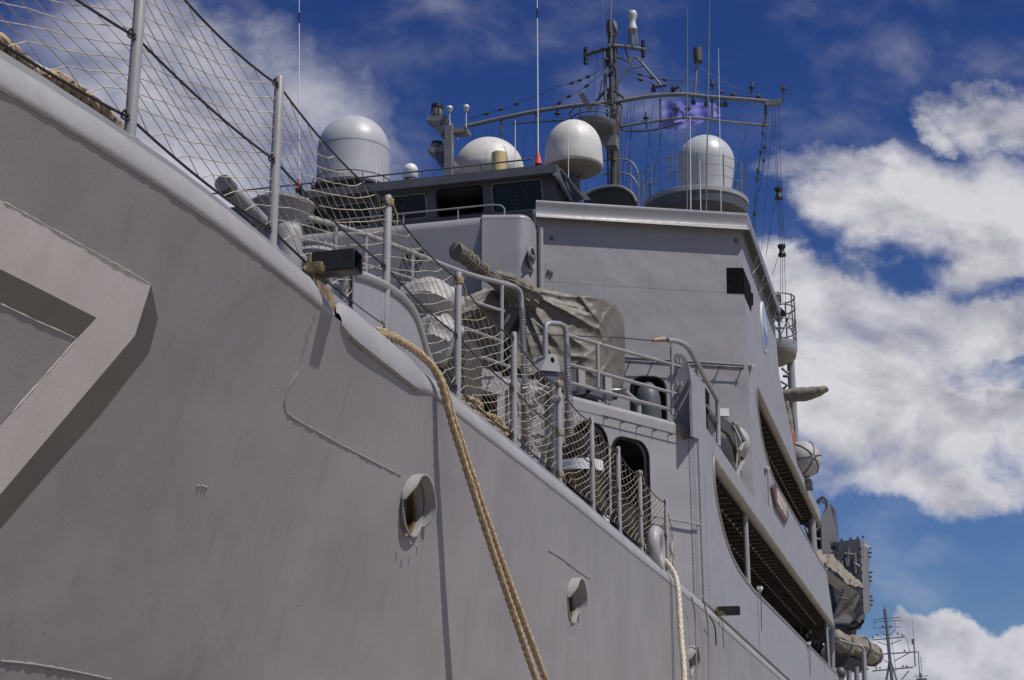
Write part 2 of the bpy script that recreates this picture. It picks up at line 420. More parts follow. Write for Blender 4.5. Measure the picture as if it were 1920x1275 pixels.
PRO = [(.02, -.29), (-.005, -.275), (-.008, -.24), (0, -.19), (.025, -.13), (.07, -.075), (.115, -.045), (.14, -.04), (.14, -.10)]
def prof1(x):
    k = max(0.05, min(1, (9.30 - x) / .35)) ** .5
    return [(dy * k + .0, -.27 + (dz + .27) * (k if x > 9 else 1)) for dy, dz in PRO]
obj('gunwale_rim', rimsweep(-4, 9.29, prof1, .06), RIM, hull, smooth=60)
PRO2 = [(.02, -.34), (-.014, -.33), (-.02, -.29), (-.006, -.20), (.03, -.11), (.075, -.05), (.12, -.02), (.14, -.02), (.14, -.12)]
def prof2(x):
    w = max(0, min(1, (11.5 - x) / .5)); k = max(.08, min(1, (x - 9.40) / .30)) ** .5; return [((a[0] * (1 - w) + b[0] * w) * k, -.27 + ((a[1] * (1 - w) + b[1] * w) + .27) * k) for a, b in zip(PRO, PRO2)]
obj('gunwale_rim', rimsweep(9.42, 29.2, prof2, .12), RIM, hull, smooth=60)
PRO3 = [(.03, -.30), (-.01, -.29), (-.02, -.25), (0, -.17), (.03, -.12), (.06, -.10)]
obj('gunwale_rim', rimsweep(29.2, 92, lambda x: PRO3, .8), RIM, hull, smooth=60)
obj('waterway_bar', rimsweep(-4, 29.2, lambda x: [(.14, -.12), (.14, .012), (.155, .012), (.155, -.12)], .2), METAL, hull, smooth=0)
gp = MB(); gp.add([(9.18, 3.98, 3.34), (9.52, 3.98, 3.34), (9.52, 3.90, 2.98), (9.18, 3.90, 2.98)], [(0, 1, 2, 3)]); obj('fairlead_gap', gp, RUST, hull)
def bead(px, r, off=.0, close=False, jit=.3, parent=hull, m=HULL, nm='weld_bead'):
    P = [hullpt(*q) for q in px]; P = smoothpath(P, 10) if len(P) > 2 else P; Q = []
    for i in range(len(P) - 1):
        L = (P[i + 1] - P[i]).length; k = max(1, int(L / .02))
        for j in range(k): Q.append(P[i].lerp(P[i + 1], j / k))
    Q.append(P[-1]); Q = [V((q.x, Yh(q.x, q.z) - off, q.z)) for q in Q]
    b = MB(); b.tube(Q, [r * (1 + jit * noise.noise(q * 30) + jit * .6 * noise.noise(q * 90)) for q in Q], 6); return obj(nm, b, m, parent)
bead([(590, 590), (578, 630), (560, 690), (540, 730), (534, 762), (545, 780), (600, 812), (680, 855), (752, 892)], .0075, jit=.8)
bead([(1028, 1032), (1050, 1045), (1080, 1068), (1106, 1085)], .010, jit=.6)
bead([(0, 1240), (60, 1246), (130, 1258), (205, 1274)], .011, jit=.5)
# the rim's lower weld
wl = MB()
for x0, x1, dz in ((2, 9.1, -.275), (9.62, 11.1, -.335), (11.6, 29, -.275)):
    Q = []; x = x0
    while x < x1: Q.append(V((x, Yd(x) + .004, zd(x) + dz - .004 + .004 * noise.noise(V((x * 9, 1, 0)))))); x += .03
    wl.tube(Q, [.008 * (1 + .35 * noise.noise(q * 25)) for q in Q], 6)
obj('weld_bead', wl, HULL, hull)
# small weld stubs and scars on the plating
sc_ = MB()
for _ in range(70):
    q = hullpt(rnd.uniform(20, 1200), rnd.uniform(420, 1270))
    if q.z < zd(q.x) - .4: sc_.ball(q, rnd.uniform(.003, .008), 6, (1, .6, 1))
for x, y in ((372, 912), (380, 912), (386, 914)):
    q = hullpt(x, y); sc_.ball(q, .017, 8, (1, .8, .7))
for c in pc:
    for a in (-2.2, -1.8, -1.35, -.9): sc_.tube([V((c.x + .31 * math.cos(a), Yh(c.x, c.z) - .004, c.z + .31 * math.sin(a))), V((c.x + .31 * math.cos(a), Yh(c.x, c.z) - .02, c.z + .305 * math.sin(a) - .02))], .009, 6)
obj('weld_stubs', sc_, HULL, hull)['kind'] = 'stuff'
pr_ = [(760, 1010, 220), (786, 1012, 120), (1068, 1180, 90), (1090, 1175, 90), (1022, 1040, 230), (1128, 1090, 180), (905, 830, 260)]
for x, y, L in pr_:
    g = MB(); P = [hullpt(x + 1.5 * noise.noise(V((x, j * .4, 0))) - .02 * j * L / 24, y + L * j / 24) for j in range(25)]
    g.tube([p + V((0, .0012, 0)) for p in P], [.0020 * (1 - j / 26) + .0005 for j in range(25)], 5); obj('paint_run', g, RIM, hull)
# painted number with its drop shadow
def decal(name, px, off, m, parent):
    P = [hullpt(*q) for q in px]; poly = [(p.x, p.z) for p in P]
    ax = [p[0] for p in poly]; az = [p[1] for p in poly]
    g = ([min(ax) + .08 * i for i in range(int((max(ax) - min(ax)) / .08) + 1)], [min(az) + .12 * i for i in range(int((max(az) - min(az)) / .12) + 1)])
    mm = MB().sheet(poly, [], lambda a, b: (a, Yh(a, b) - off, b), thick=None, grid=g)
    return obj(name, mm, m, parent, smooth=60)
L7 = [(-16, 366), (7, 379), (145, 456), (282, 533), (252, 629), (128, 775), (0, 926), (-50, 985), (-130, 950), (-60, 880), (0, 797), (20, 775), (82, 705), (143, 635), (180, 596), (90, 550), (0, 505), (-28, 490)]
num = decal('hull_number', L7, .004, NUML, hull)
num['label'] = 'pale grey painted numeral seven cut off by the left edge'
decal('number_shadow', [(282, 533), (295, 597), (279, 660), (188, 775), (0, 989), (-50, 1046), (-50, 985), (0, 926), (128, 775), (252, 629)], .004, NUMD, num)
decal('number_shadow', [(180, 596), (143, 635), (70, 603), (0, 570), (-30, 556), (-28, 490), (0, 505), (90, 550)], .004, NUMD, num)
for px in ([(7, 379), (145, 456), (282, 533)], [(143, 635), (82, 705), (20, 775)], [(0, 570), (70, 603), (143, 635)]):
    P = [hullpt(*q) for q in px]; b = MB(); Q = []
    for i in range(2):
        for j in range(50): Q.append(P[i].lerp(P[i + 1], j / 50))
    Q = [V((q.x, Yh(q.x, q.z) - .004, q.z)) for q in Q]
    b.tube(Q, [.0026 * (1 + noise.noise(q * 18)) + .0004 for q in Q], 6); obj('number_outline', b, NUML, num)
# portholes with rain hoods
for i, c in enumerate(pc):
    y0 = Yh(c.x, c.z); o = V((c.x, y0, c.z))
    fr = MB().lathe([(.252, .01), (.25, -.006), (.238, -.008), (.234, .0), (.234, .16), (.18, .17)], o, (0, 1, 0), 40)
    p_ = obj('porthole', fr, HULL if i else HULL, hull, smooth=50)
    obj('porthole_ring', MB().lathe([(.231, .05), (.222, .045), (.205, .06), (.20, .12), (.185, .13)], o, (0, 1, 0), 40), BRASS, p_)
    obj('pane', MB().lathe([(.0005, .135), (.19, .135)], o, (0, 1, 0), 40), PGLASS, p_)
    hd = MB(); vs = []; k = 34
    for j in range(k + 1):
        a = R(-30) + R(205) * j / k; u_ = min(1, min(j, k - j) / 6.0); w = .12 * (.25 + .75 * math.sin(min(1, u_) * PI / 2))
        for rr_ in (.256, .272):
            for d in (0, -w): vs.append(o + V((rr_ * math.cos(a), d, rr_ * math.sin(a))))
    fs = []
    for j in range(k):
        a, b = j * 4, j * 4 + 4
        fs += [(a, a + 1, b + 1, b), (a + 2, b + 2, b + 3, a + 3), (a + 1, a + 3, b + 3, b + 1)]
    fs += [(0, 2, 3, 1), (k * 4, k * 4 + 1, k * 4 + 3, k * 4 + 2)]
    hd.add(vs, fs); obj('rain_hood', hd, RIM, p_, smooth=40)

# ------------------------------------------------------------------ stanchions, guard wires, safety net
SX = [4.9, 6.77, 8.56, 10.75, 12.7, 14.69, 16.72, 18.54, 20.28, 21.93, 24.28]
def sy(X): return Yd(X) + .165
SH = 1.25
x0 = SX[2]; st0 = thing('stanchion', '', 'stanchion', (x0, sy(x0), zd(x0) - .05), 'stanchions along the deck edge')
pb = V((x0, sy(x0), zd(x0) - .05))
obj('post', MB().lathe([(.0005, 0), (.034, 0), (.034, SH + .03), (.028, SH + .045), (.0005, SH + .05)], pb, n=18), METAL, st0, smooth=50)
obj('base_socket', MB().lathe([(.05, 0), (.05, .05), (.036, .06)], pb, n=18), METAL, st0)
HW = (1.20, .64, .14)
for h in HW:
    e = MB(); cx = pb + V((-.06, 0, h + .03)); e.tube([cx + V((.03 * math.cos(a), .012 * math.sin(a * 2), .03 * math.sin(a))) for a in [2 * PI * i / 14 for i in range(14)]], .007, 6, closed=True); e.box(cx + V((.03, 0, 0)), (.03, .02, .02)); obj('eyelet', e, WIRE, st0)
SLAB = ['grey stanchion nearest the left edge, running out of the top', 'grey stanchion rising beside the coiled rope left of the net',
        'grey stanchion in front of the wide mushroom vent', 'grey stanchion behind the curved shield in front of the bridge windows',
        'grey stanchion whose top meets the handrail left of the gun', 'grey stanchion in front of the wrapped corner pipe under the gun cover',
        'grey stanchion with a pale brace and rope lashing at its foot', 'grey stanchion in front of the left dark doorway',
        'bare-topped grey stanchion between the two dark doorways', 'short grey stanchion in front of the right doorway with rope lashing on top',
        'thin grey stanchion furthest aft, just beyond the round chock']
for i, X in enumerate(SX):
    if i == 2: st0['label'] = SLAB[2]; continue
    if i == 0: continue
    dup(st0, (X, sy(X), zd(X) - .05), SLAB[i])
END = V((27.0, 4.35, 3.15))
def wire_pts(h, extra=True):
    P = [V((3.0, sy(3.0), zd(3.0) + h + .02))] + [V((X, sy(X) - .0, zd(X) - .02 + h)) for X in SX]
    if extra: P.append(END + V((0, 0, h * .9)))
    out = []
    for a, b in zip(P, P[1:]):
        for k in range(8):
            t = k / 8; q = a.lerp(b, t); q.z -= .07 * t * (1 - t) * 4 * (.5 if h < 1 else 1.0); q.y -= .0; out.append(q)
    out.append(P[-1]); return out
WL = ['top black guard wire along the net', 'middle black guard wire crossing the net', 'lowest black guard wire along the deck edge']
WPTS = [wire_pts(h) for h in HW]
for h, l, P in zip(HW, WL, WPTS):
    solo('guard_wire', MB().tube(P, .0085, 6), WIRE, l, 'guard wire', 'guard wires between the stanchions')
def topw(X, P):
    for a, b in zip(P, P[1:]):
        if a.x <= X <= b.x: return a.lerp(b, (X - a.x) / (b.x - a.x))
    return P[0] if X < P[0].x else P[-1]
net = MB(); NR = .0034
def netpos(X, v):   # v 0 bottom wire .. 1 top wire, with the slack of a hanging net
    a = topw(X, WPTS[2]); b = topw(X, WPTS[0]); p = a.lerp(b, v)
    sl = interp(X, [4, 9, 12, 16, 20, 24], [.02, .03, .05, .10, .14, .10])
    w = math.sin(PI * v)
    p.y += w * sl * (1.2 * noise.noise(V((X * .55, v * .7, 3))) + .5)
    p.z += -w * sl * .5 * (1 + noise.noise(V((X * .9, v * 1.3, 9)))) + .02 * noise.noise(V((X * 2.5, v * 5, 2)))
    p.x += .05 * w * noise.noise(V((X * 1.8, v * 2.2, 7)))
    return p
ROWS = 20
xcell = []; X = 3.4
while X < 26.2:
    xcell.append(X); X += interp(X, [4, 9.5, 12, 18, 25], [.30, .29, .29, .30, .30])
knots = {}
def kn(i, j):     # i column (half steps), j row 0..ROWS
    if (i, j) not in knots:
        c = i / 2; k = int(c); x = xcell[k] + (c - k) * ((xcell[k + 1] - xcell[k]) if k + 1 < len(xcell) else .1)
        v = .05 + .93 * j / ROWS
        if j == 0: v = 0.0
        if j == ROWS: v = 1.0
        knots[(i, j)] = netpos(min(x, 26.9), v)
    return knots[(i, j)]
NI = 2 * (len(xcell) - 1)
for j in range(ROWS):
    for i in range(NI):
        if (i + j) % 2 == 0:
            for di in (1,):
                net.tube([kn(i, j), kn(i + di, j + 1)], NR, 4, cap=False)
            if i > 0: net.tube([kn(i, j), kn(i - 1, j + 1)], NR, 4, cap=False)
for (i, j), p in knots.items():
    if (i + j) % 2 == 0: net.ball(p, .0068, 5)
# net end gathered at the house corner
for j in range(0, ROWS + 1):
    a = kn(NI, j) if (NI, j) in knots else kn(NI - 1, j); tgt = END + V((.1 * noise.noise(V((j, 0, 0))), 0, .15 +   .36 * (j // 7)))
    net.tube([a, tgt], NR, 4, cap=False)
    if j % 2: net.tube([a, END + V((0, 0, .1 + .9 * rnd.random()))], NR, 4, cap=False)
solo('safety_net', net, TWINE, 'knotted tan safety net stretched along the deck edge stanchions', 'net', smooth=0)
for k, (X, h) in enumerate(((16.72, 1.22), (16.72, .62), (16.72, .12), (21.93, 1.22), (21.93, .6), (21.93, .14), (12.7, 1.18), (10.75, 1.2))):
    b = MB(); c = V((X, sy(X), zd(X) + h - .02))
    Q = [c + V((math.cos(a) * (.042 + .006 * math.sin(3 * a)), math.sin(a) * .042, .05 * (t - .5) + .012 * math.sin(5 * a))) for t, a in [(i / 40, i * .62) for i in range(41)]]
    b.tube(Q, .010, 5); b.tube([c + V((.04, -.03, 0)), c + V((.09, -.05, -.07)), c + V((.10, -.05, -.16))], .007, 5)
    solo('rope_lashing', b, ROPE, ['brown rope lashing at the top of the braced stanchion', 'brown rope lashing halfway up the braced stanchion', 'brown rope lashing at the foot of the braced stanchion', 'tan rope lashing on top of the short stanchion by the right doorway',
         'tan rope lashing halfway up the short stanchion by the right doorway', 'tan rope lashing low on the short stanchion by the right doorway', 'small rope lashing at the stanchion top left of the gun', 'small yellowish lashing at the stanchion top below the bridge windows'][k], 'rope lashing', 'rope lashings on the stanchions')

# ------------------------------------------------------------------ mooring ropes
def laid_rope(pts, r, n=3, pitch=None, mm=None):
    mm = mm or MB(); pitch = pitch or r * 7.0; P = smoothpath(pts, 24); Q = [P[0]]
    acc = 0
    D = []
    step = r * .55
    cur = P[0]; out = [cur]
    for q in P[1:]:
        while (q - cur).length > step:
            cur = cur + (q - cur).normalized() * step; out.append(cur)
    t0 = (out[1] - out[0]).normalized(); u = t0.orthogonal().normalized()
    strands = [[] for _ in range(n)]; d = 0
    for i, p in enumerate(out):
        t = (out[min(i + 1, len(out) - 1)] - out[max(i - 1, 0)]).normalized(); u = (u - t * u.dot(t)).normalized(); w = t.cross(u)
        for k in range(n):
            a = 2 * PI * (k / n + d / pitch); strands[k].append(p + (u * math.cos(a) + w * math.sin(a)) * r * .52)
        d += step
    for s_ in strands: mm.tube(s_, r * .56, 6)
    return mm
g0 = V((11.35, 3.93, 3.32))
mr = MB()
for k, (e, off) in enumerate((((14.95, 3.02, -1.45), 0), ((15.25, 2.92, -1.45), .04))):
    e = V(e); a = V((11.50 + off * .6, 3.80, 3.15))
    pts = [V((10.25, 4.12, 3.26)), V((10.62, 4.02, 3.35)), V((11.05, 3.95, 3.36)), V((11.33 + off * .4, 3.865, 3.29)), a, a.lerp(e, .08) + V((0, .015, -.02)), a.lerp(e, .3) + V((0, .03, -.03)), a.lerp(e, .6) + V((0, .025, -.02)), e]
    r_ = .031
    if k: pts = [p + V((.03, -.012, -.018)) for p in pts[:6]] + pts[6:]
    laid_rope(pts, r_, mm=mr)
solo('mooring_rope', mr, ROPE, 'thick doubled tan mooring rope hanging down over the hull in the middle', 'rope', 'mooring ropes over the side', smooth=60)
c2 = hullpt(1240, 1075); mr = MB()
for k in range(2):
    X0 = 23.0 + .13 * k
    pts = [V((22.9, 4.1, 3.25)), V((X0 + .15, 3.98, 3.24)), V((X0 + .42, 3.83, 3.05)), V((X0 + .47, 3.75, 2.75)), V((X0 + .46, 3.70, 1.7)), V((X0 + .42, 3.52, -.2)), V((X0 + .6, 2.3, -1.5))]
    laid_rope(pts, .036, mm=mr)
solo('mooring_rope', mr, ROPEW, 'pale doubled mooring rope leaving the round chock on the right', 'rope', 'mooring ropes over the side', smooth=60)
bl = MB()
for X_, Y_ in ((15.1, 2.85), (23.7, 1.9)):
    if 1:
        b_ = thing('quay_bollard', 'iron bollard on the quay holding the %s rope' % ('middle tan' if X_ < 20 else 'right pale'), 'bollard', (X_, Y_, QZ), 'bollards on the quay')
        obj('bollard_post', MB().lathe([(.0005, 0), (.26, 0), (.26, .06), (.17, .1), (.15, .35), (.22, .42), (.22, .5), (.0005, .55)], (X_, Y_, QZ), n=24), DARKP, b_)
# coils of rope on deck by the rail
for k, (x, y, X_, lab) in enumerate(((85, 135, 5.95, 'tan rope bight with foil wrapping, at the far left deck edge'), (225, 250, 6.65, 'tan rope bight with foil wrapping, at the foot of the left stanchion'))):
    c = V((X_, sy(X_) + .06, zd(X_) + .13))
    b = thing('rope_bight', lab, 'rope', c, 'rope bights on the foredeck edge')
    P = [c + V((.42 * math.cos(a), .05 * math.sin(a) + .12, .115 * math.sin(a) - .015)) for a in [PI * i / 10 for i in range(11)]]
    obj('rope', laid_rope(P, .046), ROPE, b, smooth=60)
    P2 = [p + V((-.10, .10, .02)) for p in P[1:-2]]
    f_ = MB().tube(P2, [.058 + .012 * noise.noise(p * 30) for p in P2], 10); obj('foil_sleeve', f_, WHITE, b, smooth=0)
for k, X_ in enumerate((13.55, 14.25, 14.85)):
    c = V((X_, 4.22, zd(X_) + .06)); q = MB()
    for lv in range(3):
        P = [c + V((.30 * math.cos(a), .14 * math.sin(a), .06 * lv)) for a in [2 * PI * i / 16 for i in range(17)]]
        laid_rope(P, .034, mm=q)
    solo('rope_coil', q, ROPE, ['tan rope coil on deck below the net, nearest of three', 'tan rope coil on deck beside the pipe-foot stanchion, middle one', 'tan rope coil on deck just aft of the pipe-foot stanchion'][k], 'rope coil', 'rope coils along the deck edge', smooth=60)

# ------------------------------------------------------------------ black box fairleads, shield plate, vents, chock
def fairlead(X, Y0, Z, L, H, lab):
    f = thing('box_fairlead', lab, 'fairlead', (X, Y0, Z), 'black box fairleads over the side')
    m = MB(); ax = (V((0, -1, 0)), V((1, 0, 0)), V((0, 0, 1)))
    w = .16; t = .014
    o = V((X, Y0, Z))
    for dy in (0, w): m.box(o + V((dy - w / 2, -L / 2, 0)), (L, t, H), ax)
    for dz in (-H / 2, H / 2): m.box(o + V((0, -L / 2, dz)), (L, w - t, t), ax)
    obj('channel', m, BLACK, f, bevel=.004)
    obj('mounting_plate', MB().box(o + V((0, .015, -.01)), (.20, .03, H * 1.0)).box(o + V((-.09, -.03, -H * .35)), (.05, .12, H * .5)), RUST, f, bevel=.006)
    obj('rust_patch', MB().box(o + V((-w / 2 - .009, -L * .18, -H * .42)), (.004, L * .3, H * .3)), RUST, f)
    return f
fairlead(9.10, 3.93, 3.39, .315, .14, 'open black box fairlead sticking out over the hull, near the vents')
fairlead(29.6, 3.92, 2.99, .42, .16, 'small black box fairlead under the side deck at lower right')
sh = thing('curved_shield', 'curved grey bulwark plate with a thick pipe edge at the deck side', 'bulwark plate', (10.5, 4.05, 3.3))
SHP = [(664, 512), (690, 520), (722, 535), (752, 556), (775, 585), (788, 620), (798, 655), (812, 690), (824, 710)]
Pq = [atY(x, y, 4.02) for x, y in SHP]
low_ = [V((p.x, 4.02, zd(p.x) - .02)) for p in (Pq[0], Pq[-1])]
obj('plate', MB().prism([low_[0]] + Pq + [low_[1]], (0, .012, 0)), WALL, sh, smooth=0)
Ps = smoothpath(Pq, 5)
obj('pipe_edge', MB().tube(Ps, .034, 10), RIM, sh)
obj('support_post', MB().lathe([(.05, -.02), (.05, .42)], V((Pq[0].x + .05, 4.10, zd(Pq[0].x)))), METAL, sh)
def mushroom(x, y, r, Y_, ztop, lab, neck):
    c = atY(x, y, Y_); z0 = zd(c.x) - .06; H = c.z - z0; Rr = size(r, c)
    t = thing('mushroom_vent', lab, 'ventilator', (c.x, Y_, z0), 'mushroom ventilators on the foredeck')
    obj('trunk', MB().lathe([(neck, 0), (neck, H * .80), (neck * 1.02, H - .30)], V((c.x, Y_, z0)), n=32), WALL, t)
    obj('vent_cap', MB().lathe([(neck, H - .34), (neck * 1.08, H - .2), (neck * 1.45, H - .07), (Rr * .92, H - .015), (Rr, H), (Rr, H + .02), (Rr * .6, H + .035), (.0005, H + .04)], V((c.x, Y_, z0)), n=40), WALL2, t, smooth=50)
    b = MB()
    for i in range(14):
        a = 2 * PI * i / 14; b.ball(V((c.x + (Rr - .015) * math.cos(a), Y_ + (Rr - .015) * math.sin(a), z0 + H + .028)), .018, 6)
    obj('cap_bolts', b, METAL, t)['kind'] = 'stuff'
mushroom(530, 388, 60, 5.5, 0, 'wide flared mushroom vent behind the second stanchion', .17)
mushroom(592, 468, 38, 5.2, 0, 'smaller mushroom vent just left of the black box fairlead', .16)
q = atY(540, 480, 4.55); t = thing('round_bollard', 'short round-topped grey post in front of the mushroom vent', 'bollard', (q.x, 4.55, zd(q.x) - .06))
hh = atY(540, 415, 4.55).z - zd(q.x) + .06
obj('post', MB().lathe([(.0005, hh), (.04, hh - .003), (.085, hh - .03), (.105, hh - .08), (.108, hh - .2), (.108, 0)], V((q.x, 4.55, zd(q.x) - .06)), n=28), WALL, t, smooth=60)
q = atY(590, 505, 4.6); tt = MB()
tt.ball(q - V((0, 0, .06)), .13, 16, (1, 1, .8)); solo('striped_cap', tt, CANVL, 'small pale rounded cap under the smaller mushroom vent', 'cap')
p1 = atY(420, 345, 4.75); p2 = atY(500, 425, 4.75)
bo = thing('boom', 'grey boom with a capped end resting left of the mushroom vent', 'boom', p2)
obj('boom_tube', MB().tube([p1, p2, p2 + (p2 - p1) * 1.0], .06, 14), METAL, bo); obj('end_cap', MB().tube([p1 - (p2 - p1).normalized() * .02, p1 + (p2 - p1).normalized() * .09], .067, 14), DARKP, bo)
q = p2; z_ = zd(q.x); obj('boom_crutch', MB().box(V((q.x + .45, 4.75, (z_ + q.z) / 2 - .35)), (.05, .05, max(.2, q.z - z_ - .5))), METAL, bo)
# round chock
cc_ = atY(1228, 1032, 4.0); t = thing('panama_chock', 'rounded grey ring chock at the deck edge with the pale rope', 'chock', V((cc_.x, 3.98, zd(cc_.x))))
P = [V((cc_.x + .25 * math.cos(a), 3.98, zd(cc_.x) + .20 + .27 * math.sin(a))) for a in [2 * PI * i / 28 for i in range(28)]]
obj('ring', MB().tube(P, .105, 14, closed=True), RIM, t, smooth=60)

# ------------------------------------------------------------------ deckhouse (the lower house with its slanted front)
A29 = R(29); dL = V((-math.cos(A29), math.sin(A29), 0)); nL = V((math.sin(A29), math.cos(A29), 0)); cL = V((27.96, 4.0, 0))
def onL(x, y): return atN(x, y, nL, cL)
def Lc(x, y): p = onL(x, y); return ((p - cL).dot(dL), p.z)
def L3(a, z, off=0): return cL + dL * a + V((0, 0, z)) - nL * off
def rrect(a0, a1, z0, z1, r, k=7, bottom=True):
    out = []
    for cx, cz, s in ((a1 - r, z1 - r, 0), (a0 + r, z1 - r, 90), (a0 + r, z0 + r, 180), (a1 - r, z0 + r, 270)):
        for i in range(k + 1): a = R(s + 90 * i / k); out.append((cx + r * math.cos(a), cz + r * math.sin(a)))
    return out
house = thing('deckhouse', 'grey lower deckhouse with slanted front, dark doorways and open side gallery', 'deckhouse', (27.96, 6, 3.0))
ZA = 6.38
w2 = rrect(1.50, 2.52, 3.45, 5.80, .30); w1 = rrect(2.66, 3.56, 3.45, 5.93, .34)
m = MB().sheet([(0, 2.9), (0, ZA - .1), (9.6, ZA - .1), (9.6, 2.9)], [w2, w1], lambda a, b: L3(a, b), thick=nL * .10)
obj('front_wall', m, WALL, house, smooth=0)
# rounded deck edge on top
vs = []; prof = [(0, -.10), (.0, -.09), (.015, -.05), (.045, -.015), (.09, 0), (.6, 0)]
for a in (0, 9.6):
    for d, z in prof: vs.append(L3(a, ZA + z, -d))
n = len(prof); obj('deck_edge', MB().add(vs, [(j, j + 1, n + j + 1, n + j) for j in range(n - 1)]), RIM, house, smooth=60)
for w, nm in ((w2, 0), (w1, 1)):
    k = len(w); g = MB(); P = [L3(a, b, .012) for a, b in w]
    g.tube(P, .028, 8, closed=True); fr = obj('door_frame', g, RUBBER, house, smooth=60)
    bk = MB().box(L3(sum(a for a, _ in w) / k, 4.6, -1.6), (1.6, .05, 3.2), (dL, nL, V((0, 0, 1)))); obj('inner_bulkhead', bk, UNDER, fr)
# drip rail on brackets over the doors
g = MB(); P = [onL(1122, 780), onL(1289, 823)]; P = [p - nL * .09 for p in P]; g.tube(P, .011, 6)
for i in range(6): q = P[0].lerp(P[1], (i + .3) / 5.6); g.tube([q, q + nL * .09 + V((0, 0, -.03))], .014, 6); g.box(q + V((0, 0, -.02)), (.02, .02, .06))
obj('drip_rail', g, DARKP, house)
g = MB(); P = [L3(.05, 6.12), L3(3.6, 6.12)]; g.tube([p - nL * .004 for p in P], .006, 5); obj('weld_bead', g, WALL, house)
# riveted corner strip
rv = MB(); rv.box(L3(.16, 4.5, .006), (.20, .012, 3.2), (dL, nL, V((0, 0, 1))))
obj('corner_strip', rv, WALL, house)
rv = MB()
for i in range(74):
    for a in (.09, .155, .23): rv.ball(L3(a + (.02 if i % 2 else 0), 2.98 + i * .043, .012), .014, 5)
for i in range(14): rv.ball(L3(.05 + .04 * i, 6.19, .004), .011, 5); rv.ball(L3(.07 + .04 * i, 6.13, .004), .011, 5)
obj('rivets', rv, DARKP, house)['kind'] = 'stuff'
# handrail beside the right door with its shadow
g = MB(); a, z = Lc(1225, 970); q = L3(a, z, .09); q2 = L3(a - 1.3, z, .09)
g.tube([q + nL * .09, q, q2, q2 + nL * .09], .02, 8); obj('grab_rail', g, METAL, house)

# side shell of the house, both galleries cut out
YS = 3.96
def S2(x, y): p = atY(x, y, YS); return (p.x, p.z)
outer = [(37.48, 14.02), (46.0, 14.05)] + [S2(1448, 572), S2(1454, 620), S2(1461, 703), S2(1473, 760), S2(1486, 821), S2(1495, 871)] + [(64.0, 10.62), (64.0, 10.12)]
XA, ZR1, ZB1, ZR0, ZB0 = 39.3, 10.12, 8.15, 6.24, 4.12
op1 = [(39.35, 10.12), (39.30, 9.75), (39.6, 9.25), (40.3, 8.75), (41.4, 8.38), (42.9, 8.16), (44.5, 8.10)]
outer += op1[:]
outer += [(65.8, 8.20), (68.9, 6.40), (69.2, 6.24)]
op0 = [(30.05, 6.24), (29.95, 5.85), (30.15, 5.40), (30.9, 4.92), (32.2, 4.50), (34.0, 4.28), (36.5, 4.16)]
outer += op0[:]
zs = lambda X: interp(X, [28, 45, 70], [3.02, 2.53, 2.05])
outer += [(68.2, 4.05), (70, 4.0)] + [(70, zs(70))] + [(x, zs(x)) for x in (60, 50, 45, 40, 35, 30)] + [(27.97, zs(27.97))]
outer += [(27.97, 6.28), (28.3, 6.45), (29.0, 6.60), (37.48, 6.60)]
side = MB().sheet(outer, [], lambda a, b: (a, YS, b), thick=V((0, .10, 0)))
obj('side_shell', side, WALL, house, smooth=0)
# bottom lip tucked in under the shell
vs = []
for x in [28 + i * 1.0 for i in range(43)]:
    z = zs(x); vs += [(x, YS + .003, z + .002), (x, YS + .02, z - .05), (x, YS + .10, z - .11), (x, YS + .12, z - .16)]
obj('shell_lip', MB().add(vs, [(i * 4 + j, i * 4 + j + 1, i * 4 + 5 + j, i * 4 + 4 + j) for i in range(42) for j in range(3)]), FASC, house, smooth=60)
# weld seams down the lower shell
for X_ in (37.3, 53, 61):
    g = MB(); P = [V((X_, YS - .002, z)) for z in [zs(X_) + .05 * i for i in range(int((4.1 - zs(X_)) / .05))]]
    g.tube(P, .008, 5); obj('weld_bead', g, DARKP, house)
rv = MB()
for i in range(60):
    t = i / 59; P = op0; k = t * (len(P) - 1); a = int(min(k, len(P) - 2)); q = V(P[a]).lerp(V(P[a + 1]), k - a); rv.ball((q.x - .16, YS - .002, q.y), .012, 5)
for i in range(50): rv.ball((28.55, YS - .002, 3.0 + .06 * i), .012, 5)
obj('rivets', rv, DARKP, house)['kind'] = 'stuff'
# opening edge trims
for P, nm in ((op0 + [(68.2, 4.05)], 0), (op1 + [(65.8, 8.20)], 1)):
    Q = smoothpath([V((a, YS + .0, b)) for a, b in P[:-1]], 5) + [V((P[-1][0], YS, P[-1][1]))]
    obj('opening_trim', MB().tube(Q, .035, 8), WALL, house, smooth=60)
# deck slabs, coamings, beams
def slab(name, poly, z0, z1, m=UNDER):
    return obj(name, MB().prism([(x, y, z0) for x, y in poly], (0, 0, z1 - z0)), m, house, smooth=0)
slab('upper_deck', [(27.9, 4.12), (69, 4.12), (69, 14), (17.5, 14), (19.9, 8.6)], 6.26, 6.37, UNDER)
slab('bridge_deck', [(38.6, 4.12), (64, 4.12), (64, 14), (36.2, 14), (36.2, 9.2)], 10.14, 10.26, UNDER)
for z, xa, xb in ((6.2, 30.0, 69), (10.08, 39.3, 64)):
    g = MB(); g.tube([V((xa, 4.07, z)), V((xb, 4.07, z))], .13, 14); obj('coaming', g, FASC, house, smooth=60)
    g = MB(); x = xa + .35
    while x < xb:
        g.box((x, 6.2, z - .07), (.05, 4.0, .22)); g.box((x, 6.2, z - .17), (.13, 4.0, .015)); x += .74
    for y in (5.2, 6.4): g.box(((xa + xb) / 2, y, z - .02), (xb - xa, .06, .20))
    obj('deck_beams', g, UNDER, house, smooth=0)
    g = MB()
    for i in range(5): 
        y = 4.6 + .55 * i; g.tube([V((xa + 1, y, z - .12)), V((xb - 2, y, z - .14))], .03, 6)
    obj('overhead_pipes', g, FASC, house)
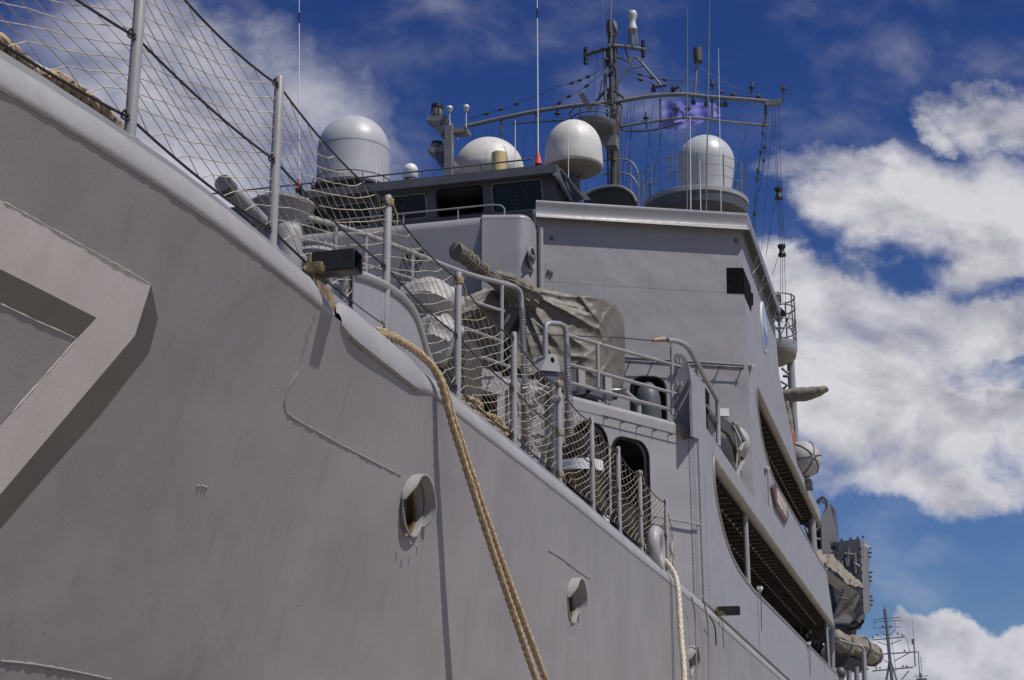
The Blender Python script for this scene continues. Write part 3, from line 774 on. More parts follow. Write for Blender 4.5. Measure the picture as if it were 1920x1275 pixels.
obj('inner_bulkhead', MB().box((49, 8.2, 4.6), (40, .1, 3.3)), UNDER, house, smooth=0); obj('inner_bulkhead', MB().box((52, 8.2, 8.2), (25, .1, 3.7)), UNDER, house, smooth=0)
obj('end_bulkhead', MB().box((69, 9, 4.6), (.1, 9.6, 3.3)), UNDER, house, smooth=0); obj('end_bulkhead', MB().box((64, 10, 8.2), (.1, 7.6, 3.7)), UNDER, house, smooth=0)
for X_, za, zb in ((37.0, 4.0, 6.2), (66.5, 4, 6.2)):
    obj('gallery_post', MB().lathe([(.075, za - .2), (.075, zb)], V((X_, 4.15, 0)), n=14), METAL, house)
if 0:
    pass
# the upper front wall and block
A25 = R(25); dF = V((-math.sin(A25), math.cos(A25), 0)); nF = V((math.cos(A25), math.sin(A25), 0)); cF = V((37.46, YS, 0))
def onF(x, y): return atN(x, y, nF, cF)
def Fc(x, y): p = onF(x, y); return ((p - cF).dot(dF), p.z)
def F3(a, z, off=0): return cF + dF * a + V((0, 0, z)) - nF * off
sup = thing('superstructure', 'tall grey slab-sided bridge block with overhanging wind deflector', 'superstructure', (40, 6, 6.4))
d0 = Fc(1186, 770); d1 = Fc(1246, 709); dr = rrect(min(d0[0], d1[0]), max(d0[0], d1[0]), d0[1] - .9, d1[1], .28)
m = MB().sheet([(0, 6.40), (0, 14.05), (5.65, 14.05), (5.65, 6.40)], [dr], lambda a, b: F3(a, b), thick=nF * .12,
               grid=([.4 * i for i in range(1, 14)], [6.6 + .45 * i for i in range(17)]))
obj('front_wall', m, WALL, sup, smooth=30)
k = len(dr); fr = obj('door_frame', MB().tube([F3(a, b, .015) for a, b in dr], .04, 8, closed=True), RUBBER, sup, smooth=60)
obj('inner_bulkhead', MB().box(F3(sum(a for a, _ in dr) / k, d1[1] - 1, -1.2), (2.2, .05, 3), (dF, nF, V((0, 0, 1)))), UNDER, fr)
for (pa, pb_) in (((1012, 527), (1391, 551)),):
    g = MB(); A_, B_ = onF(*pa), onF(*pb_); Q = [A_.lerp(B_, i / 90) - nF * .002 for i in range(91)]
    g.tube(Q, [.0024 * (1 + .9 * noise.noise(q_ * 4)) for q_ in Q], 5); obj('weld_bead', g, WALL, sup)
g = MB(); P = [onF(1172, 679) - nF * .16, onF(1394, 692) - nF * .16]
g.tube(P, .016, 6)
for i in range(6): q_ = P[0].lerp(P[1], (i + .2) / 5.3); g.tube([q_, q_ + nF * .16], .02, 6); g.box(q_, (.03, .03, .14))
obj('drip_rail', g, DARKP, sup)
g = MB(); P = [onF(1172, 668), onF(1394, 683)]
g.prism([P[0] - nF * .0, P[1], P[1] - nF * .06 + V((0, 0, -.02)), P[0] - nF * .06 + V((0, 0, -.02))], (0, 0, -.02)); obj('ledge', g, WALL, sup, smooth=0)
bolts = MB()
for x, y in ((1034, 447), (1034, 513), (1380, 452), (1028, 510)): bolts.box(onF(x, y) - nF * .03, (.06, .06, .09))
obj('lugs', bolts, DARKP, sup)
obj('aft_body', MB().prism([(38.3, 4.08, 10.3), (47.5, 4.08, 10.3), (47.5, 14, 10.3), (36.4, 14, 10.3), (36.4, 9.2, 10.3)], (0, 0, 3.74)), WALL, sup, smooth=0)
obj('roof_deck', MB().prism([(37.7, 4.05, 14.0), (47.2, 4.05, 14.0), (47.2, 14, 14.0), (36.0, 14, 14.0), (35.9, 9.2, 14.0)], (0, 0, .1)), DARKP, sup, smooth=0)
# wind deflector: flares outwards towards its lower edge
ZDT = atX(1398, 399, 37.25).z; ZDB = atX(1395, 431, 37.25).z; hD = ZDT - ZDB
prof = [(d, ZDB + hD * f) for d, f in ((.27, 0), (.262, .02), (.228, .08), (.20, .18), (.182, .32), (.178, .48), (.19, .66), (.212, .84), (.232, .97), (.22, 1.0))]
def defl(d, z, e):   # e: 0..1 along front (inboard to corner), 1..2 aft along the side
    return None
cor = cF.copy(); nS = V((0, -1, 0)); nFo = -nF
path = [(cF + dF * 5.62, nFo, 1.0), (cF + dF * .02, ((nFo + nS) / (1 + nFo.dot(nS))), 1.0), (V((46.2, YS, 0)), nS, 1.0)]
vs = []
for p, nn, _ in path:
    for d, z in prof: vs.append(p + nn * d + V((0, 0, z)))
    for d, z in reversed(prof): vs.append(p + nn * (d - .02) + V((0, 0, z + .012)))
n = len(prof) * 2
fs = [(i * n + j, i * n + (j + 1) % n, (i + 1) * n + (j + 1) % n, (i + 1) * n + j) for i in range(2) for j in range(n)] + [tuple(range(n)), tuple(2 * n + j for j in range(n))]
obj('wind_deflector', MB().add(vs, fs), WALL2, sup, smooth=60)
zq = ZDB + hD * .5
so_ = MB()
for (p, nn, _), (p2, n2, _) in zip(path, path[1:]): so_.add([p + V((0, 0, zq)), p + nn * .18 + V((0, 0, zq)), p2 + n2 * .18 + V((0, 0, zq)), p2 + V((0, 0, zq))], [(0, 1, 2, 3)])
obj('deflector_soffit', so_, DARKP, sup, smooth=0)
for i in range(4):
    g = MB(); X_ = 39.3 + 1.75 * i; a = V((X_, YS - .25, ZDB + .03)); b = V((X_ + .35, YS, ZDB - .45)); c_ = V((X_ + .75, YS - .25, ZDB + .03)); g.tube([a, b], .02, 6); g.tube([b, c_], .02, 6); obj('deflector_brace', g, METAL, sup)
g = MB(); P = [F3(5.5, 12.2 + .2 * i, .12) for i in range(10)]; g.tube([F3(5.48, 11.8, .11), F3(5.48, 13.5, .11)], .07, 12)
obj('downpipe', g, METAL, sup)
g = MB()
for i in range(4): g.ball(F3(5.5 + .06 * rnd.random(), 13.45 + .07 * i, .10), .045, 8)
g.tube([F3(5.62, 11.5, .12), F3(5.62, 13.9, .12)], .025, 6); obj('pipe_fittings', g, METAL, sup)
# flat black plates round the corner: painted shade of the open sidelight recess
g = MB(); Q = [Fc(1362, 502), (0, Fc(1390, 502)[1]), (0, Fc(1391, 551)[1]), Fc(1363, 550)]
g.prism([F3(max(a, .0), z, .003) for a, z in Q], -nF * .006)
Q = [(37.46, S2(1392, 500)[1]), S2(1407, 537), S2(1408, 548), S2(1412, 551), S2(1412, 572), S2(1409, 573), S2(1408, 584), (37.46, S2(1394, 551)[1])]
g.prism([V((max(a, 37.46), YS - .003, z)) for a, z in Q], (0, -.006, 0))
obj('sidelight_recess_shade', g, MATTE, sup, smooth=0)
# round crest on the side
c_ = atY(1431, 613, YS); rz = .73; cr = obj('ship_crest', MB().lathe([(.0005, .05), (rz, .05), (rz + .02, .03), (rz + .02, 0)], V((c_.x, YS, c_.z)), (0, -1, 0), 48), WHITE, sup, smooth=40)
o_ = V((c_.x, YS - .054, c_.z))
def disc(r, a0, a1, off, sx=1.0, k=24): return [o_ + V((r * math.cos(a0 + (a1 - a0) * i / k), -off, r * math.sin(a0 + (a1 - a0) * i / k))) for i in range(k + 1)]
g = MB(); g.add(disc(.69, R(-10), R(190), 0), [tuple(range(25))]); obj('crest_field', g, CRL, cr, smooth=0)
g = MB(); g.add(disc(.69, R(190), R(350), 0), [tuple(range(25))]); obj('crest_field', g, CRB, cr, smooth=0)
g = MB(); g.add([o_ + V((dx, -.004, dz)) for dx, dz in ((-.14, .42), (.14, .42), (.14, .02), (0, -.16), (-.14, .02))], [(0, 1, 2, 3, 4)]); obj('crest_shield', g, PALEG, cr, smooth=0)
g = MB(); q_ = [atY(x, y, YS) for x, y in ((1425, 568), (1425, 572))]
# name board on the gallery bulwark
bA, bB = atY(1444, 926, YS), atY(1475, 990, YS); xa, xb = bA.x, bB.x; zc_ = 7.52
bd = [(xa, 7.66), (xa + .9, 7.92), (xb - .9, 7.92), (xb, 7.62), (xb - .9, 7.25), (xa + .9, 7.25)]
nb = obj('name_board', MB().prism([V((a, YS - .0, z)) for a, z in bd], (0, -.09, 0)), BOARD, sup, smooth=0)
g = MB(); k = 8
for i in range(k):
    u0 = xa + 1.0 + (xb - xa - 2.0) * i / k; w_ = (xb - xa - 2.0) / k * .72; yq = YS - .10
    bars = [[(0, 0, 0, 1)], [(1, 0, 1, 1)], [(0, 1, 1, 1)], [(0, 0, 1, 0)], [(0, .5, 1, .5)], [(0, 1, 1, 0)]]
    pick = [(2, 4, 3, 0), (0, 2, 4, 3), (0, 2, 1, 4), (0, 2, 4), (0, 5, 1), (0, 2, 4, 1), (0, 5, 1), (0, 1, 5)][i]
    for b_ in pick:
        for (s0, t0, s1, t1) in bars[b_]:
            a_ = V((u0 + s0 * w_, yq, 7.38 + .42 * t0)); c3 = V((u0 + s1 * w_, yq, 7.38 + .42 * t1)); g.tube([a_, c3], .03, 4)
obj('raised_letters', g, LETTER, nb, smooth=0)
# white placard
a, z = Fc(1355, 773); obj('white_placard', MB().box(F3(a, z, .012), (.33, .012, .20), (dF, nF, V((0, 0, 1)))), WHITE, sup, smooth=0)

# ------------------------------------------------------------------ wheelhouse (navigating bridge) and its bulwark
br = thing('wheelhouse', 'shade-darkened grey wheelhouse with square windows behind a rounded front bulwark', 'wheelhouse', (36, 11, 13))
XB = 34.0
zt = 13.66
def bulw(ys, x_top, x_bot, zb, nm, m, r=.16):
    vs = []; prof = [(x_bot, zb)]
    for i in range(7): a = R(90 * i / 6); prof.append((x_top + r - r * math.cos(a), zt - r + r * math.sin(a)))
    prof.append((x_top + r + .5, zt))
    for y in ys:
        for x, z in prof: vs.append((x, y, z))
    n = len(prof); return obj(nm, MB().add(vs, [(i * n + j, i * n + j + 1, (i + 1) * n + j + 1, (i + 1) * n + j) for i in range(len(ys) - 1) for j in range(n - 1)]), m, br, smooth=60)
bulw([10.16, 19.5], XB + .02, XB + .62, 9.0, 'front_bulwark', WALL2, .30)
# flat panel with a rounded corner running back to the house front
vs = []; pl = [(XB, 10.16), (XB + .2, 9.35)] + [(XB + .55 - .35 * math.cos(R(a)), 9.35 - .35 * math.sin(R(a))) for a in (15, 30, 45, 60, 75, 90)] + [(XB + 1.0, 8.99), (35.9, 9.02)]
prof = [(0, 9.0)] + [(.14 - .14 * math.cos(R(15 * i)), zt - .14 + .14 * math.sin(R(15 * i))) for i in range(7)]
nrm = [(-.97, -.24)] * 2 + [(-math.cos(R(a)), -math.sin(R(a))) for a in (15, 30, 45, 60, 75, 90)] + [(0, -1)] * 2
for (x, y), (nx, ny) in zip(pl, nrm):
    for d, z in prof: vs.append((x - nx * d, y - ny * d, z))
n = len(prof); obj('corner_bulwark', MB().add(vs, [(i * n + j, i * n + j + 1, (i + 1) * n + j + 1, (i + 1) * n + j) for i in range(len(pl) - 1) for j in range(n - 1)]), WALL2, br, smooth=50)
tp = MB().prism([(x, y, zt - .16) for x, y in pl] + [(36, 19.5, zt - .16), (34.3, 19.5, zt - .16), (34.3, 10.2, zt - .16)], (0, 0, .02)); obj('bulwark_top', tp, WALL2, br, smooth=0)
def rport(c, ax, r, nm='porthole', fan=False):
    c = V(c); ax = V(ax)
    p = obj(nm, MB().lathe([(r, 0), (r, .05), (r * .86, .055), (r * .84, .02)], c, ax, 32), METAL, br, smooth=50)
    obj('pane', MB().lathe([(.0005, .025), (r * .85, .025)], c, ax, 32), GLASS, p)
    obj('hub', MB().lathe([(.0005, .10), (r * .2, .09), (r * .3, .03)], c, ax, 16), DARKP, p)
    return p
q = atX(660, 485, XB + .12); rport(q, (-1, 0, 0), .29); q = atX(778, 476, XB + .12); rport(q, (-1, 0, 0), .30)
q = atY(995, 484, 9.0); rport((q.x, 8.99, q.z), (0, -1, 0), .30)
g = MB(); q = atY(998, 484, 8.9); g.box(q + V((0, 0, 0)), (.36, .05, .05)); g.tube([q + V((-.02, .05, -.42)) + V((.09 * math.cos(a), 0, .07 * math.sin(a))) for a in [2 * PI * i / 12 for i in range(12)]], .02, 6, closed=True); obj('hatch_dog', g, DARKP, br)
# window wall, leaning outwards at the top
XW, ZW0, ZW1 = 36.75, 13.6, 15.75
lean = lambda z: 36.45 - (z - 14.6) * .24
ZT = atX(820, 331, 35.85).z
wins = [[(712, 374), (798, 360), (799, 404), (716, 413)], [(820, 358), (903, 348), (903, 393), (821, 403)], [(922, 346), (1015, 334), (1016, 386), (925, 397)], [(586, 392), (694, 377), (696, 418), (590, 430)], [(470, 408), (566, 395), (568, 434), (474, 446)]]
def wY(x, y):
    p = atX(x, y, 36.4)
    for _ in range(5): p = atX(x, y, lean(p.z))
    return p
WR = []
for w in wins:
    P = [wY(*q) for q in w]; ya = max(p.y for p in P); yb = min(p.y for p in P); z1 = (P[0].z + P[1].z) / 2; z0 = min(P[2].z, P[3].z) - .05
    WR.append(rrect(yb, ya, z0, z1, .09, 4))
m = MB().sheet([(8.78, ZW0), (19.6, ZW0), (19.6, ZT - .1), (8.78, ZT - .1)], WR, lambda a, b: (lean(b), a, b), thick=(.09, 0, 0)); obj('window_wall', m, DARKP, br, smooth=0)  # the wall's shade is put into its dark colour as well
for i, w in enumerate(WR):
    P = [V((lean(b) - .004, a, b)) for a, b in w]
    f = obj('window', MB().tube(P, .022, 6, closed=True), METAL if i != 1 else RUBBER, br, smooth=60)
    if i != 1:
        pn = obj('pane', MB().add([V((lean(b) + .05, a, b)) for a, b in w], [tuple(range(len(w)))]), GLASS, f, smooth=0)
        ca = sum(a for a, _ in w) / len(w); cz = sum(b for _, b in w) / len(w) + .02
        rr_ = MB(); c = V((lean(cz) + .035, ca, cz)); rr_.tube([c + V((-.24 * .23 * math.sin(t), .23 * math.cos(t), .23 * math.sin(t))) for t in [2 * PI * j / 28 for j in range(28)]], .012, 6, closed=True); rr_.lathe([(.0005, .06), (.05, .05), (.06, 0)], c, (-1, 0, 0), 12)
        rr_.tube([c + V((-.06, .06, .25)), c + V((-.09, .02, .38)), c + V((-.12, .05, .5))], .008, 5)
        obj('clear_view_screen', rr_, STEEL, f)
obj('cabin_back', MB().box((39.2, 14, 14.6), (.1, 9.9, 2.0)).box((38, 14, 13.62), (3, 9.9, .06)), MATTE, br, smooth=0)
sw = MB().prism([(36.6, 8.74, 14.0), (39.5, 8.74, 14.0), (39.5, 8.74, ZT - .1), (36.2, 8.74, ZT - .1)], (0, .08, 0)); obj('side_wall', sw, DARKP, br, smooth=0)
g = MB().prism([(35.85, 8.62, ZT - .17), (35.85, 15.85, ZT - .17), (37.2, 18.0, ZT - .17), (40.5, 19.0, ZT - .17), (40.5, 8.62, ZT - .17)], (0, 0, .17)); obj('roof', g, DARKP, br, smooth=0, bevel=.02)
g = MB(); g.box((35.86, 12.23, ZT - .12), (.06, 7.2, .25)); obj('roof_fascia', g, DARKP, br, smooth=0)
for (a, b) in ((((1050, 318), 8.6), ((1092, 372), 8.3)), (((1040, 326), 8.65), ((1070, 376), 8.5))):
    p = atY(*a[0], a[1]); q = atY(*b[0], b[1]); g = MB(); g.tube([p, q], .06, 8); obj('roof_brace', g, DARKP, br)
pp = [atY(1052, 316, 8.6), atY(1108, 374, 8.5), atY(1080, 376, 8.5), atY(1040, 328, 8.6)]
obj('wing_bracket', MB().prism(pp, (0, .06, 0)), DARKP, br, smooth=0)
# rail on the bulwark, rail on the roof
g = MB(); zr = zt + .33; P = [V((XB + .3, 18.5, zr)), V((XB + .3, 10.0, zr)), V((XB + .3, 9.75, zr - .04)), V((XB + .3, 9.65, zr - .14)), V((XB + .3, 9.65, zt - .05))]
g.tube(P, .022, 8)
for y in (10.9, 12.4, 13.9, 15.4): g.tube([V((XB + .3, y, zr)), V((XB + .3, y, zt - .05))], .018, 6)
obj('bulwark_rail', g, METAL, br)
g = MB(); zr = ZT + .28; P = [V((36.0, 19.0, zr)), V((36.0, 9.4, zr)), V((36.0, 9.3, zr - .05)), V((36.0, 9.3, ZT))]
g.tube(P, .025, 8)
for y in (10.8, 12.5, 14.2, 15.8): g.tube([V((36.0, y, zr)), V((36.0, y, ZT))], .02, 6)
obj('roof_rail', g, DARKP, br)

# ------------------------------------------------------------------ radomes and small gear on the bridge roof
ZR = ZT
def stand(x, y, X):
    return atX(x, y, X)
def radome(lab, xc, ytop, r, X, prof, m, zbase, base=True, mats=None):
    """prof in units of the radius, heights measured down from the crown"""
    tp_ = atX(xc, ytop, X); rr = size(r, tp_); t = thing('radome', lab, 'radome', (X, tp_.y, zbase), 'satellite domes above the bridge')
    o = V((X, tp_.y, tp_.z))
    obj('dome', MB().lathe([(a * rr, -b * rr) for a, b in prof], o, n=48), m, t, smooth=60)
    return t, o, rr
cap = [(math.sin(R(a)), 1 - math.cos(R(a))) for a in range(1, 91, 8)]
cap[0] = (.0005, 0)
t, o, rr = radome('largest grey radome at the left, like an upright capsule', 665, 222, 67, 38.0, cap + [(1, 1), (1.0, 2.15), (.93, 2.18), (.5, 2.2)], GREYG, ZR)
obj('dome_seam', MB().lathe([(rr * 1.002, -rr * 1.02), (rr * 1.006, -rr * 1.04), (rr * 1.002, -rr * 1.06)], o, n=48), WALL2, t)
obj('pedestal', MB().lathe([(rr * .6, -rr * 2.1), (rr * .6, ZR - o.z)], o, n=24), DARKP, t)
obj('ring_deck', MB().lathe([(rr * .2, -rr * 2.2), (rr * 1.12, -rr * 2.2), (rr * 1.12, -rr * 2.26), (rr * .2, -rr * 2.26)], o, n=40), DARKP, t)
g = MB(); g.tube([o + V((rr * 1.1 * math.cos(a), rr * 1.1 * math.sin(a), -rr * 2.0)) for a in [2 * PI * i / 30 for i in range(30)]], .018, 6, closed=True)
for i in range(10): a = 2 * PI * i / 10; g.tube([o + V((rr * 1.1 * math.cos(a), rr * 1.1 * math.sin(a), -rr * 2.0)), o + V((rr * 1.1 * math.cos(a), rr * 1.1 * math.sin(a), -rr * 2.2))], .015, 5)
obj('guard_ring', g, DARKP, t)
t, o, rr = radome('weathered off-white half dome in the middle, behind the wheelhouse roof rail', 917, 262, 66, 39.0, cap + [(1, 1.0), (.98, 1.15), (.9, 1.3), (.7, 1.4)], DIRTY, ZR)
obj('pedestal', MB().lathe([(rr * .5, -rr * 1.3), (rr * .5, ZR - o.z)], o, n=24), DARKP, t)
t, o, rr = radome('stained white bullet-shaped radome right of centre with its flat underside showing', 1075, 228, 53.5, 37.5, [(a * .985, b * 1.1) for a, b in cap] + [(1.0, 1.35), (1.02, 1.7), (1.0, 1.78), (.96, 1.80)], DIRTY, 14.2)
obj('base_plate', MB().lathe([(.96 * rr, -1.80 * rr), (.80 * rr, -1.90 * rr), (.30 * rr, -2.02 * rr), (.0005, -2.02 * rr)], o, n=48), FASC, t, smooth=50)
obj('pedestal', MB().lathe([(rr * .24, -rr * 1.98), (rr * .24, 14.15 - o.z)], o + V((.1, .05, 0)), n=20), DARKP, t)
obj('cable', MB().tube(smoothpath([o + V((-rr * .1, -rr * .35, -rr * 1.93)), o + V((-rr * .1, -rr * .30, -rr * 2.08)), o + V((-rr * .05, -rr * .1, -rr * 2.15)), o + V((0, rr * .1, -rr * 2.3))], 5), .012, 6), RUBBER, t)
XD = 46.0
t, o, rr = radome('pale greenish-grey radome on the railed platform at the right', 1321, 257, 53.5, XD, [(math.sin(R(a)), 1 - math.cos(R(a))) for a in range(0, 100, 6)][1:] + [(.97, 1.35), (.85, 2.1), (.85, 2.25)], PALEG, 16.3)
# crown needs closing
obj('crown', MB().lathe([(.0005, 0.002), (math.sin(R(6)) * rr, -(1 - math.cos(R(6))) * rr)], o, n=48), PALEG, t, smooth=60)
for i in range(4):
    a = R(200 + 40 * i); g = MB(); g.tube([o + V((rr * (.995) * math.cos(a), rr * .995 * math.sin(a), -rr * 1.05)), o + V((rr * .9 * math.cos(a), rr * .9 * math.sin(a), -rr * 1.6)), o + V((rr * .825 * math.cos(a), rr * .825 * math.sin(a), -rr * 1.9))], .008, 4); obj('panel_seam', g, WALL2, t)
pz = atX(1300, 347, XD - 1.7).z; pt = thing('radar_platform', 'round dark-bellied platform with thin rails carrying the right radome', 'platform', (XD, o.y, 14.15))
po = V((XD, atX(1303, 350, XD).y, pz)); pr = size(97, po)
obj('platform_deck', MB().lathe([(.0005, .0), (pr, 0), (pr + .03, -.02), (pr + .03, -.16), (pr, -.18)], po, n=56), METAL, pt, smooth=40)
obj('platform_belly', MB().lathe([(pr, -.18), (pr * .97, -.5), (pr * .45, -.72), (.4, -.78), (.38, 14.2 - pz)], po, n=48), DARKP, pt, smooth=60)
arm = MB().hexa([po + V(p) for p in ((-.2, .6, -.5), (-.2, 3.2, -1.3), (.6, 3.2, -1.3), (.6, .6, -.5), (-.2, .6, -.12), (-.2, 3.2, -1.05), (.6, 3.2, -1.05), (.6, .6, -.12))]); obj('access_arm', arm, STEELL, pt, smooth=0)
for i in range(12):
    a = 2 * PI * i / 12 + .2; q = po + V((pr * .97 * math.cos(a), pr * .97 * math.sin(a), 0)); obj('rail_post', MB().tube([q + V((0, 0, -.12)), q + V((.05 * math.cos(a), .05 * math.sin(a), 1.12))], .022, 6), STEELL, pt)
for h in (.42, .78, 1.1):
    obj('rail_wire', MB().tube([po + V((pr * (.97 + .03 * h) * math.cos(a), pr * (.97 + .03 * h) * math.sin(a), h - .06 * abs(math.sin(6 * (a - .2))))) for a in [2 * PI * i / 60 for i in range(60)]], .010, 5, closed=True), STEELL, pt)
# small satellite dome with its lettering
tp_ = atX(770, 307, 36.9); rr = size(14, tp_); o = V((36.9, tp_.y, tp_.z)); t = thing('satellite_dome', 'tiny white satellite dome with black lettering on the wheelhouse roof', 'satellite dome', (36.9, tp_.y, ZR))
obj('dome', MB().lathe([(a * rr, -b * rr) for a, b in [(.0005, 0)] + cap[1:] + [(1, 1), (1, 2.1), (.9, 2.2), (.0005, 2.2)]], o, n=36), WHITE, t, smooth=60)
obj('foot', MB().lathe([(rr * .8, -rr * 2.2), (rr * .9, -rr * 2.5), (rr * .6, ZR - o.z)], o, n=24), DARKP, t)
fc = bpy.data.curves.new('lettering', 'FONT'); fc.body = 'SAILOR'; fc.size = rr * .5; fc.align_x = 'CENTER'
fo = bpy.data.objects.new('lettering', fc); COL.objects.link(fo); bpy.context.view_layer.update()
me0 = fo.to_mesh(); tv = [v.co.copy() for v in me0.vertices]; tf = [tuple(p.vertices) for p in me0.polygons]; fo.to_mesh_clear(); bpy.data.objects.remove(fo)
aim = math.atan2(-o.y, -o.x) + R(22)
g = MB().add([o + V((rr * 1.006 * math.cos(aim + p.x / rr), rr * 1.006 * math.sin(aim + p.x / rr), -rr * 1.45 + p.y)) for p in tv], tf)
obj('lettering', g, BLACK, t, smooth=0)
tp_ = atX(936, 287, 36.6); rr = size(14.5, tp_); o = V((36.6, tp_.y, ZR)); h = tp_.z - ZR
t = thing('buff_drum', 'small buff yellow drum standing on the wheelhouse roof', 'drum', o)
obj('drum', MB().lathe([(rr, 0), (rr, h - .02), (rr - .02, h), (.0005, h)], o, n=30), YELL, t); obj('base', MB().lathe([(rr * 1.1, 0), (rr * 1.1, .05), (rr, .06)], o, n=30), DARKP, t)

# signal lamp tower on the roof
t = thing('lamp_tower', 'grey signal lamp post with black lanterns on triangular brackets', 'lamp tower', atX(838, 330, 37.5))
X_ = 37.5
def px(x, y, X=X_): return atX(x, y, X)
a = px(842, 238); b = px(842, 332); g = MB().box((a + b) / 2 + V((0, 0, 0)), (.22, size(15, a), (a - b).length)); obj('post', g, STEELL, t, smooth=0, bevel=.01)
for (xa, xb, y0, y1) in ((800, 836, 216, 226), (802, 838, 275, 284)):
    P = [px(xa, y0), px(xb, y0), px(850, y0 + 24), px(850, y0 + 34), px(xb - 2, y1), px(xa, y1)]
    obj('lamp_bracket', MB().prism(P, (.5, 0, 0)), STEELL, t, smooth=0)
    P = [px(xa + 4, y1), px(xb - 3, y1), px(849, y0 + 34), px(842, y0 + 62), px(832, y0 + 46)]
    obj('gusset', MB().prism(P, (.03, 0, 0)), DARKP, t, smooth=0)
obj('cross_arm', MB().prism([px(848, 238), px(876, 240), px(876, 247), px(848, 248)], (.35, 0, 0)), STEELL, t, smooth=0)
for (x, yb, yt, w) in ((815, 216, 190, 11), (815, 275, 261, 11)):
    o = px(x, yb) + V((.22, 0, 0)); h = (px(x, yt) - px(x, yb)).length; r_ = size(w, o)
    f = obj('lantern', MB().lathe([(r_, 0), (r_, h * .15), (r_ * .9, h * .17)], o, n=20), BLACK, t); obj('lantern_cap', MB().lathe([(r_ * .9, h * .68), (r_, h * .7), (r_, h * .95), (r_ * .7, h), (.0005, h)], o, n=20), BLACK, t); obj('lens', MB().lathe([(r_ * .86, h * .15), (r_ * .9, h * .4), (r_ * .86, h * .7)], o, n=20), LENS, f, smooth=60)
    g = MB()
    for i in range(4): q = o + V((r_ * math.cos(i * PI / 2 + .6), r_ * math.sin(i * PI / 2 + .6), 0)); g.tube([q, q + V((0, 0, h * .75))], .012, 5)
    obj('lantern_guard', g, BLACK, f)
for (x, y0, y1) in ((843, 205, 240), (874, 203, 240)):
    o = px(x, y1); g = MB(); g.tube([o, px(x, y0)], .02, 6); q = px(x, y0); g.lathe([(.0005, .12), (.08, .09), (.10, .02), (.06, -.08), (.0005, -.1)], q, n=14); obj('sensor', g, PALEG, t)

# ------------------------------------------------------------------ main mast with its yards
XM = 46.0
mast = thing('main_mast', 'dark lattice main mast with long curved yards, aerials and fittings', 'mast', atX(1150, 392, XM))
def pm(x, y, dx=0): p = atX(x, y, XM + dx); return p
def mt(name, pts, rpx, m=STEEL, n=8, dx=0, smooth_=0):
    P = [pm(*q, dx) for q in pts]; r_ = size(rpx, P[0])
    if smooth_: P = smoothpath(P, smooth_)
    return obj(name, MB().tube(P, r_, n), m, mast)
pole = mt('pole', [(1152, 392), (1148, 200), (1145, 95), (1144, 40)], 5, STEEL, 12); mt('pole', [(1161, 392), (1158, 200), (1153, 80)], 3, STEEL, 8)
mt('pole', [(1136, 200), (1133, 90)], 3.2, STEELL); mt('topmast', [(1145, 60), (1146, -60)], 1.6, STEELL)
mt('pole', [(1150, 392), (1152, 300), (1150, 200)], 8, STEEL, 12)
g = MB()
for i in range(16):
    y = 385 - 20 * i; a = pm(1144, y); b = pm(1158, y - 3); g.tube([a, b], .02, 5)
g.tube([pm(1159, 385), pm(1156, 70)], .018, 5); g.tube([pm(1141, 385), pm(1138, 205)], .03, 6, )
obj('ladder', g, STEEL, mast)
for i in range(70):
    g = MB(); y = rnd.uniform(60, 300); q = pm(1147 + rnd.uniform(-9, 9), y, rnd.uniform(-.2, .2)); s_ = rnd.uniform(.04, .12); g.box(q, (s_, s_, s_ * rnd.uniform(.6, 2.2))); obj('cable_box', g, (STEEL, STEEL, STEELL, BLACK)[i % 4], mast, smooth=0)
uy = obj('upper_yard', MB().tube(smoothpath([pm(x, y) for x, y in ((870, 238), (940, 222), (1010, 208), (1080, 198), (1160, 190), (1215, 181), (1275, 177), (1330, 182), (1400, 187), (1462, 193))], 6), [size(4.0, pm(1150, 200))] * 55, 10), STEELL, mast, smooth=60)
obj('yard_end_box', MB().box(pm(1450, 193), (.2, size(28, pm(1450, 193)), size(9, pm(1450, 193)))), STEELL, mast)
ly = mt('lower_yard', [(1165, 237), (1210, 230), (1270, 222), (1310, 222), (1370, 229), (1442, 236)], 2.6, STEELL, smooth_=5)
mt('lower_yard', [(1165, 240), (1176, 246), (1230, 243), (1280, 228)], 1.7, STEEL, smooth_=5)
for x, y0, y1 in ((1238, 186, 242), (1335, 184, 226), (1436, 192, 237), (1005, 209, 232), (940, 224, 262)): mt('yard_tie', [(x, y0), (x + 1, y1)], 2.0, STEEL)
mt('crossbar', [(1094, 105), (1112, 98), (1140, 91)], 4, STEEL); mt('crossbar', [(1150, 86), (1175, 88), (1209, 93)], 4, STEELL)
mt('strut', [(1154, 165), (1170, 140), (1188, 110), (1193, 107), (1198, 112), (1240, 160)], 2.4, STEELL, smooth_=0); mt('strut', [(1178, 128), (1208, 124)], 1.8, STEELL); mt('strut', [(1155, 105), (1181, 117)], 1.8); mt('strut', [(1172, 92), (1182, 118)], 1.5)
mt('strut', [(1115, 195), (1136, 168), (1150, 168), (1176, 188)], 3, STEEL); mt('strut', [(1226, 163), (1250, 160)], 3)
g = MB().lathe([(.0005, 0), (.16, 0), (.16, .5), (.0005, .52)], pm(1309, 116), n=14); obj('aerial', g, STEEL, mast)
mt('aerial_post', [(1303, 176), (1307, 110)], 2.2, STEELL)
